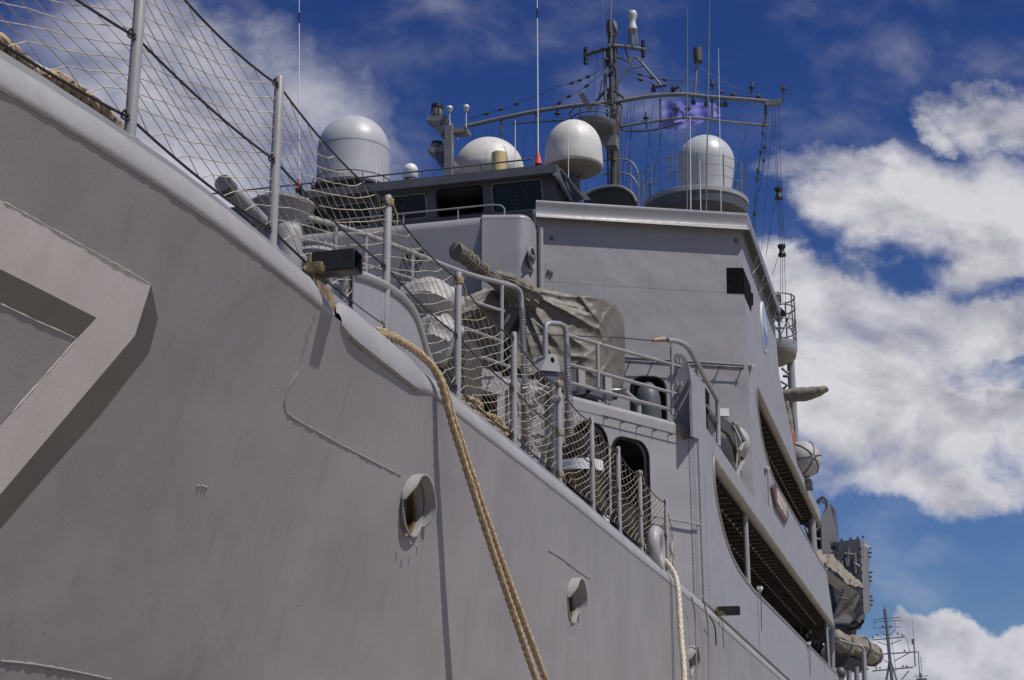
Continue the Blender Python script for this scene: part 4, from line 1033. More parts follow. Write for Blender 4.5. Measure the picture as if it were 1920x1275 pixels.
# top sensor with its cage of legs
o = pm(1187, 86); k = size(1, o); sn = obj('top_sensor', MB().lathe([(r * k, h * k) for r, h in ((.01, 71), (7.5, 71), (9, 69), (9, 61), (6.5, 56), (6.2, 47), (6.5, 45), (8.5, 38), (8.8, 33), (.01, 33))], o, n=24), PALEG, mast, smooth=40)
g = MB()
for i in range(8): a = 2 * PI * i / 8; g.tube([o + V((8 * k * math.cos(a), 8 * k * math.sin(a), 34 * k)), o + V((9 * k * math.cos(a), 9 * k * math.sin(a), 2 * k))], .014, 4)
g.tube([o, o + V((0, 0, 36 * k))], .05, 6); obj('sensor_cage', g, STEELL, sn)
for x, y in ((1098, 104), (1206, 91)):
    for s_, hh_ in ((1, 18), (-1, 20)):
        o = pm(x, y); k = size(1, o); obj('lantern', MB().lathe([(4 * k, 3 * s_ * k), (4.2 * k, 8 * s_ * k), (3 * k, 9 * s_ * k), (3.8 * k, 10 * s_ * k), (3.8 * k, (hh_ - 2) * s_ * k), (.0005, hh_ * s_ * k)], o, n=14), BLACK, mast)
# masthead panel radar
P = [pm(1137, 37), pm(1149, 35), pm(1156, 42), pm(1156, 58), pm(1151, 66), pm(1137, 60)]; obj('head_panel', MB().prism(P, (.25, 0, 0)), DARKP, mast, smooth=0)
P = [pm(1149, 35, -.02), pm(1156, 42, -.02), pm(1156, 57, -.02), pm(1151, 45, -.02)]; obj('head_panel', MB().prism(P, (.02, 0, 0)), PALEG, mast, smooth=0)
# bucket platform with navigation radar
o = pm(1112, 236, -1.2); k = size(1, o); bp = obj('radar_bucket', MB().lathe([(.0005, -16 * k), (20 * k, -14 * k), (38 * k, -9 * k), (44 * k, 0), (44 * k, 2 * k), (.0005, 2 * k)], o, n=32), STEELL, mast, smooth=40)
obj('bucket_bracket', MB().prism([pm(1115, 245, -1), pm(1155, 250, -1), pm(1155, 272, -1), pm(1132, 272, -1)], (.5, 0, 0)), STEELL, mast, smooth=0)
obj('radar_turntable', MB().lathe([(13 * k, 2 * k), (12 * k, 16 * k), (8 * k, 18 * k), (.0005, 18 * k)], o, n=20), DARKP, mast)
obj('radar_scanner', MB().hexa([pm(*q, dx) for dx in (-1.25, -.95) for q in ((1084, 176), (1094, 173), (1112, 204), (1102, 207))]), DARKP, mast)
g = MB()
for h in (10, 24): g.tube([o + V((44 * k * math.cos(a), 44 * k * math.sin(a), h * k)) for a in [2 * PI * i / 28 for i in range(28)]], 1.2 * k, 6, closed=True)
for i in range(9): a = 2 * PI * i / 9; g.tube([o + V((44 * k * math.cos(a), 44 * k * math.sin(a), 0)), o + V((44 * k * math.cos(a), 44 * k * math.sin(a), 24 * k))], 1.2 * k, 5)
obj('bucket_rail', g, STEEL, mast)
mt('side_frame', [(1160, 192), (1166, 200), (1163, 238), (1172, 246)], 1.8, STEEL); mt('side_frame', [(960, 232), (1020, 228), (1110, 222)], 1.6, STEEL); 
# insulated aerials on the yards
def isol(x, y, s_=1.0, up=True, m=STEEL):
    o = pm(x, y); k = size(s_, o); return obj('aerial_insulator', MB().lathe([(1.2 * k, -6 * k), (1.2 * k, 0), (6 * k, 0), (6 * k, 1.5 * k), (2.2 * k, 3 * k), (2 * k, 12 * k), (.0005, 13 * k)], o, n=12), STEEL, mast)
for x, y in ((1211, 222), (1336, 160), (1469, 168), (1410, 165), (1267, 205), (1290, 205), (1045, 214)): isol(x, y)
mt('end_bracket', [(1458, 195), (1468, 190), (1470, 172)], 1.2); mt('aerial_post', [(1408, 188), (1409, 166)], 1.5); mt('aerial_post', [(1276, 178), (1277, 168)], 2); mt('aerial_post', [(1260, 180), (1262, 172)], 2)
mt('aerial_post', [(1212, 242), (1212, 224)], 1); mt('aerial_post', [(1336, 190), (1336, 162)], 1)
for x, y in ((1325, 195), (1350, 196), (1300, 192), (1262, 168), (1225, 168), (1360, 196)):
    q = pm(x, y); s_ = size(4, q); g = MB(); g.box(q, (s_ * 2, s_ * 2, s_ * 1.6)); g.tube([q, q + V((0, s_ * .4, s_ * 3))], s_ * .3, 5); obj('floodlight', g, BLACK, mast)
# small deckhouse at the mast foot with a rail
q = pm(1160, 352, -1); 
g = MB(); g.box(V((XM - 1.6, pm(1125, 340).y, 15.1)), (1.5, 1.4, 2.0)); obj('mast_house', g, STEELL, mast, smooth=0)
g = MB().lathe([(.0005, 0), (.9, 0), (.95, .1), (.9, .85), (.86, .85)], V((XM - 2, pm(1150, 380).y - .6, 14.15)), n=30); obj('mast_step', g, DARKP, mast)
mr_ = thing('mast_rail', 'curved grey guard rail at the foot of the mast, right of the stained radome', 'railing', pm(1160, 390))
for y0 in (300, 326):
    P = smoothpath([pm(1128, y0 + 1), pm(1170, y0 - 1), pm(1188, y0 + 8), pm(1197, y0 + 26)], 6); obj('rail', MB().tube(P, .03, 6), STEELL, mr_)
for x, y in ((1183, 303), (1197, 326), (1205, 345)): obj('post', MB().tube([pm(x, y), pm(x, 392)], .03, 6), STEELL, mr_)
obj('rail', MB().tube([pm(1197, 326), pm(1250, 300), pm(1300, 275)], .014, 5), STEELL, mr_); obj('rail', MB().tube([pm(1200, 350), pm(1250, 325), pm(1270, 322)], .014, 5), STEELL, mr_)
n_ = thing('netted_rail', 'dark netting over the curved screen at the foot of the mast', 'screen', pm(1150, 372, -6))
P = [pm(x, y, -6) for x, y in ((1095, 368), (1115, 357), (1140, 351), (1165, 352), (1185, 364), (1194, 380), (1194, 392), (1095, 384))]
obj('mesh_screen', MB().prism(P, (.05, 0, 0)), CANVD, n_, smooth=0)
obj('frame', MB().tube([p - V((.05, 0, 0)) for p in smoothpath(P[:6], 5)], .05, 8), STEELL, n_)

# ------------------------------------------------------------------ rigging, whips, flag
def bead_wire(lab, pts, beads, rpx=1.0, X=XM, dx2=0, sag=0):
    P = [atX(x, y, X) for x, y in pts]; r_ = max(.008, size(rpx * .55, P[0])); t = thing('insulated_stay', lab, 'stay wire', P[0], 'insulated stays of the mast')
    Q = []
    for a, b in zip(P, P[1:]):
        for i in range(10): s_ = i / 10; q = a.lerp(b, s_); q.z -= sag * 4 * s_ * (1 - s_); Q.append(q)
    Q.append(P[-1]); obj('wire', MB().tube(Q, r_, 5), WIRE, t)
    for s_ in beads:
        i = s_ * (len(Q) - 1); k = int(min(i, len(Q) - 2)); c = Q[k].lerp(Q[k + 1], i - k); d = (Q[k + 1] - Q[k]).normalized(); w = size(5.2, c)
        obj('insulator', MB().lathe([(.0005, -w), (w * .45, -w * .8), (w * .62, 0), (w * .45, w * .8), (.0005, w)], c, d, 10), CANVD, t)
bead_wire('upper stay with brown insulators running left from the mast', [(1129, 129), (1045, 162), (880, 222)], [.16, .25, .34, .73, .82, .9], sag=.1)
bead_wire('lower stay with brown insulators running left from the mast', [(1130, 136), (1055, 186), (1030, 200)], [.2, .42, .62, .8], sag=.1)
bead_wire('upper stay with brown insulators running right to the yard end', [(1155, 124), (1290, 152), (1430, 182)], [.17, .25, .34, .72, .8], sag=.15)
bead_wire('lower stay with brown insulators right of the mast', [(1157, 130), (1220, 155), (1262, 175)], [.35, .58], sag=.05)
bead_wire('stay from the aerial post down to the right yard end', [(1308, 126), (1380, 165), (1440, 188)], [.85])
bead_wire('stay from the aerial post down to the yard on its left', [(1302, 128), (1262, 172)], [.8])
bead_wire('vertical aerial wire with beads below the right yard end', [(1434, 196), (1430, 260), (1420, 330), (1413, 430)], [.2, .27, .45, .62, .68, .9])
bead_wire('second vertical aerial wire with beads below the right yard end', [(1437, 240), (1432, 300), (1424, 360)], [.3, .5])
for i, (x0, y0, x1, y1) in enumerate(((1447, 200, 1458, 350), (1453, 200, 1460, 350), (1460, 200, 1465, 350), (1164, 210, 1172, 392), (1178, 192, 1165, 392), (1190, 192, 1170, 392), (1206, 190, 1226, 300), (1241, 245, 1222, 360), (1238, 245, 1240, 392), (1225, 192, 1205, 392), (1183, 190, 1182, 392), (1270, 228, 1262, 392), (1332, 235, 1322, 300), (1308, 225, 1312, 392), (1433, 240, 1405, 470), (1130, 150, 1110, 260), (1128, 150, 1095, 380), (1120, 100, 1112, 200), (1424, 330, 1412, 500), (1448, 235, 1428, 470), (912, 240, 905, 320), (925, 238, 918, 318), (888, 240, 880, 318), (1003, 240, 1010, 322), (985, 243, 980, 322), (1400, 240, 1372, 380))):
    a = pm(x0, y0); b = pm(x1, y1); solo('halyard', MB().tube([a, a.lerp(b, .5) + V((0, .02, -.02)), b], size(.42, a), 5), WIRE, 'thin dark halyard line hanging below the mast yards', 'halyard', 'halyards below the mast yards')
def blockpart(x, y, lab, r=7.5, h=22, X=XM):
    o = atX(x, y, X); k = size(1, o); t = thing('signal_float', lab, 'float', o, 'spool-shaped floats on the halyards')
    obj('body', MB().lathe([(.0005, -h / 2 * k), (r * k, -h / 2 * k), (r * k, -h * .32 * k), (r * .62 * k, -h * .1 * k), (r * .62 * k, h * .1 * k), (r * k, h * .32 * k), (r * k, h / 2 * k), (.0005, h / 2 * k)], o, n=18), BLACK, t, smooth=30)
    obj('band', MB().lathe([(r * .66 * k, -h * .08 * k), (r * .66 * k, h * .08 * k)], o, n=18), CANVD, t)
blockpart(1460, 363, 'black spool float, upper one of the pair on the right halyards'); blockpart(1466, 470, 'black spool float, lower one of the pair on the right halyards')
for (x0, y0, x1, y1) in ((1457, 376, 1463, 458), (1461, 376, 1467, 458), (1466, 376, 1471, 458), (1463, 482, 1464, 570), (1467, 482, 1468, 570), (1471, 482, 1473, 570), (1453, 372, 1436, 482), (1459, 482, 1448, 515)):
    a = pm(x0, y0); b = pm(x1, y1); solo('halyard', MB().tube([a, b], size(.5, a), 5), WIRE, 'thin dark halyard line running through the black spool floats', 'halyard', 'halyards through the spool floats')
for i, (x0, yt, x1, yb, w, X, cone, lab) in enumerate(((1007, -40, 1009, 302, 2.3, 36.6, 1, 'white whip aerial with red base cone in front of the stained radome'), (561, -40, 561, 350, 2.0, 37.5, 1, 'white whip aerial with red base cone left of the largest radome'),
        (1289, 18, 1288, 388, 2.2, 40.0, 0, 'pale whip aerial crossing the left of the blue flag'), (1331, -30, 1324, 390, 2.4, 40.2, 0, 'tallest grey whip aerial crossing the middle of the blue flag'), (1347, 90, 1352, 395, 1.3, 40.4, 0, 'thin whip aerial at the right edge of the blue flag'),
        (1294, 218, 1295, 388, 1.9, 41.0, 0, 'short white rod aerial beside the flag'), (705, 286, 705, 346, 1.4, 36.7, 0, 'short buff rod in front of the largest radome'), (643, 165, 642, 232, .9, 39.5, 0, 'faint thin rod above the largest radome'), (1065, 245, 1066, 336, 1.3, 36.6, 0, 'short white rod in front of the stained radome'), (966, 225, 966, 318, 1.8, 38.2, 0, 'white rod beside the buff drum'), (1128, -40, 1135, 90, .8, 46.1, 0, 'thin rod beside the topmast'), (1312, 300, 1314, 410, 1.8, 40.5, 0, 'grey rod at the left of the right platform'))):
    a = atX(x1, yb, X); b = atX(x0, yt, X); zb = ZT if X < 39.9 else None
    t = thing('whip_aerial', lab, 'aerial', a, 'whip aerials'); r_ = size(w * .5, a)
    low2 = V((a.x, a.y, a.z - .4 if zb is None else min(a.z, zb)))
    obj('rod', MB().tube([low2, a, a.lerp(b, .7), b], [r_ * 1.25, r_ * 1.2, r_, r_ * .6], 8), WHITE if w < 2.1 or cone else STEELL, t)
    if cone:
        obj('base_cone', MB().lathe([(.0005, .34), (.05, .32), (.12, 0), (.0005, 0)], a - V((0, 0, .1)), n=14), RED, t); obj('base_socket', MB().lathe([(.10, -.45), (.10, -.1), (.0005, -.1)], a, n=12), BLACK, t)
        q = a.lerp(b, .78); obj('joint', MB().tube([q, a.lerp(b, .83)], r_ * 1.7, 8), BLACK, t)
# flag
fl = MB(); NX, NZ = 34, 16; vs = []
for i in range(NX + 1):
    for j in range(NZ + 1):
        u, v = i / NX, j / NZ; x = 1240 + 112 * u - 6 * v * (1 - u); y = 188 + (52 - 20 * u ** 2.2) * v + 4 * math.sin(u * 5) * v + 6 * u * (1 - v)
        vs.append(atX(x, y, XM + .5 + .10 * math.sin(u * 11 + v * 2) + .02 * math.sin(u * 23 - v * 3) + .03 * noise.noise(V((u * 5, v * 4, 0)))))
fl.add(vs, [(i * (NZ + 1) + j, i * (NZ + 1) + j + 1, (i + 1) * (NZ + 1) + j + 1, (i + 1) * (NZ + 1) + j) for i in range(NX) for j in range(NZ)])
ft = thing('flag', 'rippling blue flag flying below the right yard', 'flag', atX(1240, 190, XM + .5)); obj('cloth', fl, FLAG, ft, smooth=60)
def fpt(u, v): i = u * NX; j = v * NZ; a, b = int(i), int(j); return vs[a * (NZ + 1) + b].lerp(vs[min(a + 1, NX) * (NZ + 1) + min(b + 1, NZ)], ((i - a) + (j - b)) / 2) - V((.03, 0, 0))
g = MB(); g.tube([fpt(.34 + .13 * math.cos(a), .52 + .27 * math.sin(a)) for a in [2 * PI * i / 30 for i in range(30)]], .014, 4, closed=True); obj('printed_ring', g, FLAGW, ft)

# ------------------------------------------------------------------ covered gun and the rails of the gun deck
GX = 26.5
gun = thing('covered_gun', 'deck gun under a draped grey-brown canvas cover, barrel raised to the left', 'gun', V((27.2, 6.2, 6.38)), )
TX, TY = [978, 985, 1010, 1060, 1100, 1130, 1148, 1160, 1167, 1171], [556, 536, 540, 550, 555, 561, 573, 590, 612, 640]
BX, BY = [978, 985, 1010, 1060, 1100, 1130, 1148, 1160, 1167, 1171], [640, 694, 712, 722, 728, 730, 732, 730, 722, 690]
FOLD = [((983, 544), (1130, 623), .11, 6), ((983, 553), (1052, 655), .10, 6), ((983, 567), (1025, 668), .09, 5), ((982, 600), (1002, 680), .07, 5), ((986, 541), (1051, 556), .05, 4), ((1051, 556), (1113, 559), .05, 5),
        ((1060, 627), (1102, 656), .08, 6), ((1072, 668), (1115, 675), .06, 5), ((1040, 577), (1116, 597), .06, 6), ((1088, 558), (1133, 615), .06, 5), ((1150, 572), (1125, 618), .07, 6), ((1125, 618), (1146, 672), .06, 6),
        ((1063, 692), (1118, 656), .05, 5), ((1010, 560), (1100, 580), .04, 5), ((1020, 640), (1070, 720), .06, 7), ((1100, 690), (1140, 725), .05, 7), ((1000, 600), (1040, 640), .05, 5), ((1146, 600), (1160, 700), .05, 7), ((1136, 590), (1158, 680), .06, 5), ((1124, 646), (1164, 628), .05, 5), ((1128, 700), (1162, 655), .05, 5), ((1112, 575), (1150, 640), .05, 5)]
def foldh(x, y):
    h = 0.0; p = V((x, y))
    for a, b, am, w in FOLD:
        a_ = V(a); d = V(b) - a_; t = max(0, min(1, (p - a_).dot(d) / d.dot(d))); dd = (a_ + d * t - p).length
        ww = w * (.55 + .8 * t); h += am * math.exp(-(dd / ww) ** 1.25) * (.45 + .55 * math.sin(PI * min(1, .12 + t * .88)))
    return h
def gdep(x, y): return 26.2 + .0055 * (x - 985) + (.00017 * (x - 1104) ** 2 if x > 1104 else 0) + (.030 * (988 - x) if x < 988 else 0) - .0012 * (y - 540)
vs = []; NC, NF, NB_, NK = 130, 96, 8, 10
for i in range(NC + 1):
    x = 978 + 193 * i / NC; y0 = interp(x, TX, TY); y1 = interp(x, BX, BY); ring = []
    for j in range(NF + 1):
        y = y0 + (y1 - y0) * j / NF; X_ = gdep(x, y) - foldh(x, y) + .05 * noise.noise(V((x * .02, y * .02, 4))) + .016 * noise.noise(V((x * .09, y * .09, 2)))
        p = atX(x, y, gdep(x, y)); ring.append(V((X_, p.y, p.z)))
    a, b = ring[0], ring[-1]; D_ = 1.5 * min(1, (1172 - x) / 45.0, (x - 976) / 8.0) + .04; t1 = a + V((D_, 0, .05)); b1 = b + V((D_, 0, .15))
    for j in range(1, NB_): ring.append(b.lerp(b1, j / NB_))
    for j in range(NK): ring.append(b1.lerp(t1, j / NK))
    for j in range(NB_): q = t1.lerp(a, j / NB_); q.z += .10 * math.sin(PI * j / NB_) + .02 * noise.noise(q * 4); ring.append(q)
    vs += ring; NR_ = len(ring)
fs = [(i * NR_ + j, i * NR_ + (j + 1) % NR_, (i + 1) * NR_ + (j + 1) % NR_, (i + 1) * NR_ + j) for i in range(NC) for j in range(NR_)]
fs += [tuple(range(NR_)), tuple(NC * NR_ + j for j in range(NR_))]
obj('canvas_cover', MB().add(vs, fs), CANVAS, gun, smooth=70)
def bag(path, rad, m, nm, parent, amp=.12, f=7, n=20, sub=6, pleat=0.0, np_=9):
    P = smoothpath(path, sub); k = len(P); R_ = [interp(i / (k - 1) * (len(rad) - 1), list(range(len(rad))), rad) for i in range(k)]
    n = max(n, 36) if pleat else n
    b = MB(); b.tube(P, R_, n)
    for i in range(k):
        for j in range(n):
            q = i * n + j; c = P[i]; d = b.v[q] - c
            if pleat:
                w = 2 * PI * j / n * np_ / 2 + 1.3 * noise.noise(V((i * .25, j * .2, 3)))
                d = d * (1 + pleat * (1.2 * (1 - abs(math.sin(w))) ** 1.6 - .5))
            b.v[q] = c + d
    b.v = [v + V((noise.noise(v * f), noise.noise(v * f + V((7, 0, 0))), noise.noise(v * f + V((0, 9, 0))))) * amp * max(R_) for v in b.v]
    return obj(nm, b, m, parent, smooth=50)
def gp_(x, y, X): return atX(x, y, X)
bag([gp_(998, 565, 26.3), gp_(970, 548, 26.0), gp_(945, 530, 25.6), gp_(925, 522, 25.3)], [.30, .30, .22, .13], CANVAS, 'canvas_sleeve', gun, .08, 5, 40, 8, .20, 22)
bag([gp_(932, 526, 25.4), gp_(905, 508, 24.9), gp_(880, 487, 24.4), gp_(866, 477, 24.15)], [.14, .12, .125, .115], CANVAS, 'barrel_cover', gun, .10, 9, 30, 8, .16, 12)
bag([gp_(872, 482, 24.3), gp_(864, 475, 24.1), gp_(857, 471, 23.97), gp_(854, 469.5, 23.92)], [.11, .165, .165, .15], CANVAS, 'muzzle_cap', gun, .06, 7, 30, 6, .08, 10)
g = MB(); 
for (x, y, X_) in ((886, 492, 24.52), (876, 484, 24.33), (904, 508, 24.9), (930, 524, 25.4)):
    q = gp_(x, y, X_); ax_ = (gp_(854, 469, 23.92) - gp_(932, 526, 25.4)).normalized(); u = ax_.orthogonal().normalized(); w = ax_.cross(u)
    g.tube([q + (u * math.cos(a) + w * math.sin(a)) * .145 for a in [2 * PI * i / 20 for i in range(20)]], .012, 5, closed=True)
obj('lashing_cord', g, ROPE, gun)['kind'] = 'stuff'
obj('gun_mount', MB().lathe([(.62, 0), (.60, .5), (.45, .9), (.45, 1.6)], V((27.3, 6.4, 6.38)), n=28), DARKP, gun)
P = [gp_(x, y, 26.9) for x, y in ((878, 600), (905, 572), (940, 556), (985, 570), (990, 700), (900, 690), (870, 660))]
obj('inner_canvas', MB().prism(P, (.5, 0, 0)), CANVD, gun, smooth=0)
bag([gp_(815, 622, 25.2), gp_(860, 590, 25.6), (gp_(915, 566, 26)), gp_(940, 560, 26.2)], [.05, .22, .26, .2], CANVAS, 'canvas_flap', gun, .12, 4, 30, 6, .2, 10)
for k, (x0, y0, x1, y1) in enumerate(((905, 700, 955, 590), (930, 690, 940, 640))):
    obj('mount_strut', MB().tube([gp_(x0, y0, 26.5), gp_(x1, y1, 26.5)], .035, 6), METAL, gun)
bag([gp_(966, 690, 26.2), gp_(972, 660, 26.2), gp_(978, 620, 26.2)], [.16, .13, .09], CANVB, 'tied_canvas', gun, .3, 9, 16, 6)
# canvas covered winch in front of the house
wn = thing('covered_winch', 'pale canvas covered winch seen through the net left of the gun', 'winch', V((20.5, 7.6, 3.2)))
def lump(path, rad, m, nm, parent, **k): return bag(path, rad, m, nm, parent, **k)
lump([gp_(752, 560, 20.0), gp_(800, 560, 20.1), gp_(840, 575, 20.2), gp_(852, 590, 20.2)], [.16, .33, .30, .1], CANVL, 'canvas_top', wn, amp=.10, f=3.2, pleat=.10, np_=10)
lump([gp_(770, 640, 20.1), gp_(810, 640, 20.2), gp_(852, 655, 20.2)], [.30, .50, .30], CANVL, 'canvas_cover', wn, amp=.12, f=3, pleat=.12, np_=12)
obj('winch_frame', MB().box((20.6, gp_(800, 650, 20.6).y, 4.7), (.9, 1.5, 3.0)), CANVD, wn, smooth=0)
# railing above the slanted front
def Lp(x, y, off=.0): return onL(x, y) - nL * off
r1 = thing('handrail', 'long grey pipe handrail running down to the bent corner post left of the gun', 'handrail', Lp(975, 690), 'railings on the deckhouse top')
P = smoothpath([Lp(560, 404), Lp(690, 442), Lp(860, 508), Lp(930, 528), Lp(956, 535)], 5) + [Lp(966, 538), Lp(974, 545), Lp(977, 556), Lp(978, 580), Lp(982, 690), Lp(984, 880, .12)]
obj('top_rail', MB().tube(P, .045, 10), METAL, r1)
for Q in ([Lp(560, 458), Lp(650, 487), Lp(770, 522), Lp(860, 556), Lp(945, 584)], [Lp(600, 522), Lp(690, 551), Lp(800, 590), Lp(862, 610)], [Lp(810, 598), Lp(862, 612), Lp(940, 640)], [Lp(820, 640), Lp(862, 655), Lp(962, 690)]): obj('rail', MB().tube(smoothpath(Q, 4), .028, 8), METAL, r1)
for x, y0, y1 in ((629, 425, 505), (686, 440, 560), (773, 470, 600), (941, 532, 680)): obj('post', MB().tube([Lp(x, y0), Lp(x - 1, y1)], .036, 8), METAL, r1)
g = MB(); A_, B_ = Lp(978, 575, .02), Lp(984, 870, .12)
L_ = (B_ - A_).length; g.tube([A_.lerp(B_, i / 700) + V((math.cos(i * .55), math.sin(i * .55), 0)) *   .047 for i in range(701)], .008, 5, cap=False); obj('cord_wrapping', g, METAL, r1)
r2 = thing('guard_rail', 'three-bar grey guard rail above the dark doorways', 'railing', Lp(1062, 715), 'railings on the deckhouse top')
P = [Lp(1023, 690), Lp(1022, 625), Lp(1023, 610), Lp(1030, 606), Lp(1048, 607), Lp(1057, 611), Lp(1061, 622), Lp(1062, 640), Lp(1063, 720), Lp(1064, 880, .12)]
obj('bent_post', MB().tube(P, .05, 10), METAL, r2)
g = MB(); A_, B_ = Lp(1062, 640, .02), Lp(1064, 870, .12); g.tube([A_.lerp(B_, i / 560) + V((math.cos(i * .55), math.sin(i * .55), 0)) *   .052 for i in range(561)], .008, 5, cap=False); obj('cord_wrapping', g, METAL, r2)
for a, b, r_ in (((1062, 628), (1276, 688), .036), ((1062, 682), (1276, 741), .036), ((1062, 716), (1279, 774), .036)): obj('rail', MB().tube([Lp(*a), Lp(*b)], r_, 8), METAL, r2)
for x, y0, y1 in ((1119, 644, 728), (1258, 636, 778)): obj('post', MB().tube([Lp(x, y0, .02), Lp(x + 1, y1, .02)], .036, 8), METAL, r2)
obj('rail_rope', MB().tube(smoothpath([Lp(985, 626), Lp(1080, 630), Lp(1160, 633), Lp(1215, 638), Lp(1252, 637)], 5), .012, 5), WIRE, r2)
obj('rope_knot', bag([Lp(1222, 639, .03), Lp(1240, 637, .03), Lp(1256, 640, .03)], [.03, .05, .03], ROPE, 'rope_lashing', r2, .4, 25, 8).data and MB().tube([Lp(1252, 640, .04), Lp(1254, 652, .05)], .012, 5), ROPE, r2)
# hinge brackets along the deck edge
hp = thing('hinge_bracket', 'pale bracket plate with a round hole at the deck edge under the gun cover', 'bracket', Lp(1035, 700), 'brackets on the deck edge')
P = [Lp(x, y, .05) for x, y in ((1010, 695), (1020, 672), (1028, 664), (1040, 666), (1048, 698))]
obj('plate', MB().prism(P, nL * .25), RIM, hp, smooth=0); q = Lp(1032, 676, .053); obj('pin_hole', MB().lathe([(.0005, 0), (.05, 0)], q, nL, 16), MATTE, hp)
P = [Lp(x, y, .0) for x, y in ((1012, 697), (1048, 700), (1052, 720), (1030, 716))]; obj('foot', MB().prism(P, nL * .2), DARKP, hp, smooth=0)
for i, (x, y) in enumerate(((1098, 730), (1148, 745))):
    f = thing('rail_fin', ('dark curved fin bracket under the gun cover, left of two', 'dark curved fin bracket under the gun cover, right of two')[i], 'bracket', Lp(x, y), 'brackets on the deck edge')
    P = [Lp(x + dx, y + dy, -.25) for dx, dy in ((-30, -5), (-16, -18), (-8, -34), (-4, -48), (6, -50), (8, -30), (8, 2))]; obj('web', MB().prism(P, nL * .03), DARKP, f, smooth=0)
    P = [Lp(x + dx, y + dy, -.2) for dx, dy in ((2, -48), (14, -46), (16, 4), (4, 4))]; obj('flange', MB().prism(P, nL * .12), RIM, f, smooth=0)
q = atX(1216, 770, 31.5); k = size(1, q); t = thing('deck_vent', 'dark domed deck vent in front of the upper doorway', 'ventilator', V((31.5, q.y, 6.37)))
hh = atX(1216, 716, 31.5).z - 6.37; obj('dome', MB().lathe([(.0005, hh), (8 * k, hh - .03), (18 * k, hh - .15), (23 * k, hh - .4), (24 * k, hh - .7), (24 * k, 0)], V((31.5, q.y, 6.37)), n=30), DARKP, t, smooth=60)
q = Lp(1185, 745, -.6); g = MB(); g.tube([q + V((0, 0, -.3)), q + V((0, 0, .25)), q + V((.1, -.3, .22)), q + V((.2, -.55, .0)), q + V((.2, -.55, -.4))], .06, 8); solo('vent_pipe', g, METAL, 'small curved pipe beside the domed deck vent', 'pipe')
# wing bulwark with the sloping handrail
wg = thing('wing_plate', 'tall rounded plate at the deck corner beside the guard rail', 'bulwark plate', V((28.2, 4.0, 6.38)))
XW_ = 28.35
P = [atX(x, y, XW_) for x, y in ((1262, 800), (1260, 668), (1268, 663), (1278, 664), (1288, 674), (1294, 690), (1297, 720), (1300, 810))]; obj('front_plate', MB().prism(P, (.04, 0, 0)), WALL, wg, smooth=0)
P = [atY(x, y, YS) for x, y in ((1291, 680), (1296, 690), (1322, 722), (1325, 805), (1325, 830), (1300, 818), (1297, 720))]; P = [p + V((0, .005, 0)) for p in P]; obj('side_plate', MB().prism(P, (0, .05, 0)), WALL, wg, smooth=0)
for x, y in ((1268, 672), (1275, 674), (1269, 714), (1277, 715)): p = atX(x, y, XW_ - .03); obj('plate_stud', MB().tube([p, atX(x + 2, y + 9, XW_ - .05)], .018, 5), RIM, wg)
hr = thing('stair_rail', 'sloping grey pipe handrail bending down outside the rounded plate', 'handrail', atY(1345, 820, 3.95), 'railings on the deckhouse top')
P = smoothpath([atY(1252, 638, 4.3), atY(1270, 640, 4.15), atY(1288, 650, 4.0), atY(1300, 668, 3.97), atY(1320, 705, 3.97), atY(1341, 742, 3.97)], 5) + [atY(1345, 750, 3.97), atY(1346, 765, 3.97), atY(1347, 836, 3.97)]
obj('pipe', MB().tube(P, .05, 10), METAL, hr)
for (a, b) in (((1306, 690), (1310, 712)), ((1325, 760), (1346, 792)), ((1322, 812), (1350, 842))): obj('stay', MB().tube([atY(*a, 4.0), atY(*b, 3.98)], .03, 6), METAL, hr)
obj('door_strip', MB().prism([atY(x, y, 4.15) for x, y in ((1322, 726), (1330, 738), (1330, 800), (1324, 790))], (0, .04, 0)), MATTE, hr, smooth=0)
# canopied reel
q = atY(1372, 832, 4.45); k = size(1, q); t = thing('hose_reel', 'pale drum under a dark canopy with hanging tan straps on the side deck', 'reel', V((q.x, q.y, 6.6)))
obj('drum', MB().lathe([(.0005, -.55), (20 * k, -.5), (30 * k, -.3), (36 * k, 0), (36 * k, .1), (.0005, .12)], q, (1, .25, 0), 36), CANVL, t, smooth=60)
P = [atY(x, y, 4.04) for x, y in ((1326, 775), (1340, 778), (1362, 786), (1378, 802), (1388, 825), (1394, 868), (1386, 868), (1380, 838), (1368, 815), (1352, 802), (1338, 812), (1330, 830))]; obj('canopy', MB().prism(P, (0, .10, 0)), CANVD, t, smooth=0)
for pts in (((1378, 812), (1384, 850), (1382, 878)), ((1386, 850), (1389, 876), (1392, 890)), ((1376, 866), (1382, 884), (1380, 905))):
    P = [atY(*p, 4.02) for p in pts]; b = MB()
    for a_, b_ in zip(P, P[1:]): b.hexa([a_ + V((-.10, 0, 0)), a_ + V((.10, 0, 0)), a_ + V((.10, .02, 0)), a_ + V((-.10, .02, 0)), b_ + V((-.08, 0, 0)), b_ + V((.10, 0, 0)), b_ + V((.10, .02, 0)), b_ + V((-.08, .02, 0))])
    obj('strap', b, CANVB, t, smooth=0)
g = MB(); g.tube([atY(x, y, 4.0) for x, y in ((1374, 794), (1380, 796), (1395, 826), (1386, 846))], .05, 6); g.tube([atY(x, y, 4.0) for x, y in ((1388, 850), (1394, 862), (1384, 884), (1380, 902))], .05, 6); obj('drum_frame', g, METAL, t)
obj('support_leg', MB().box((q.x, q.y + .2, 6.95), (.5, .3, 1.2)), DARKP, t)
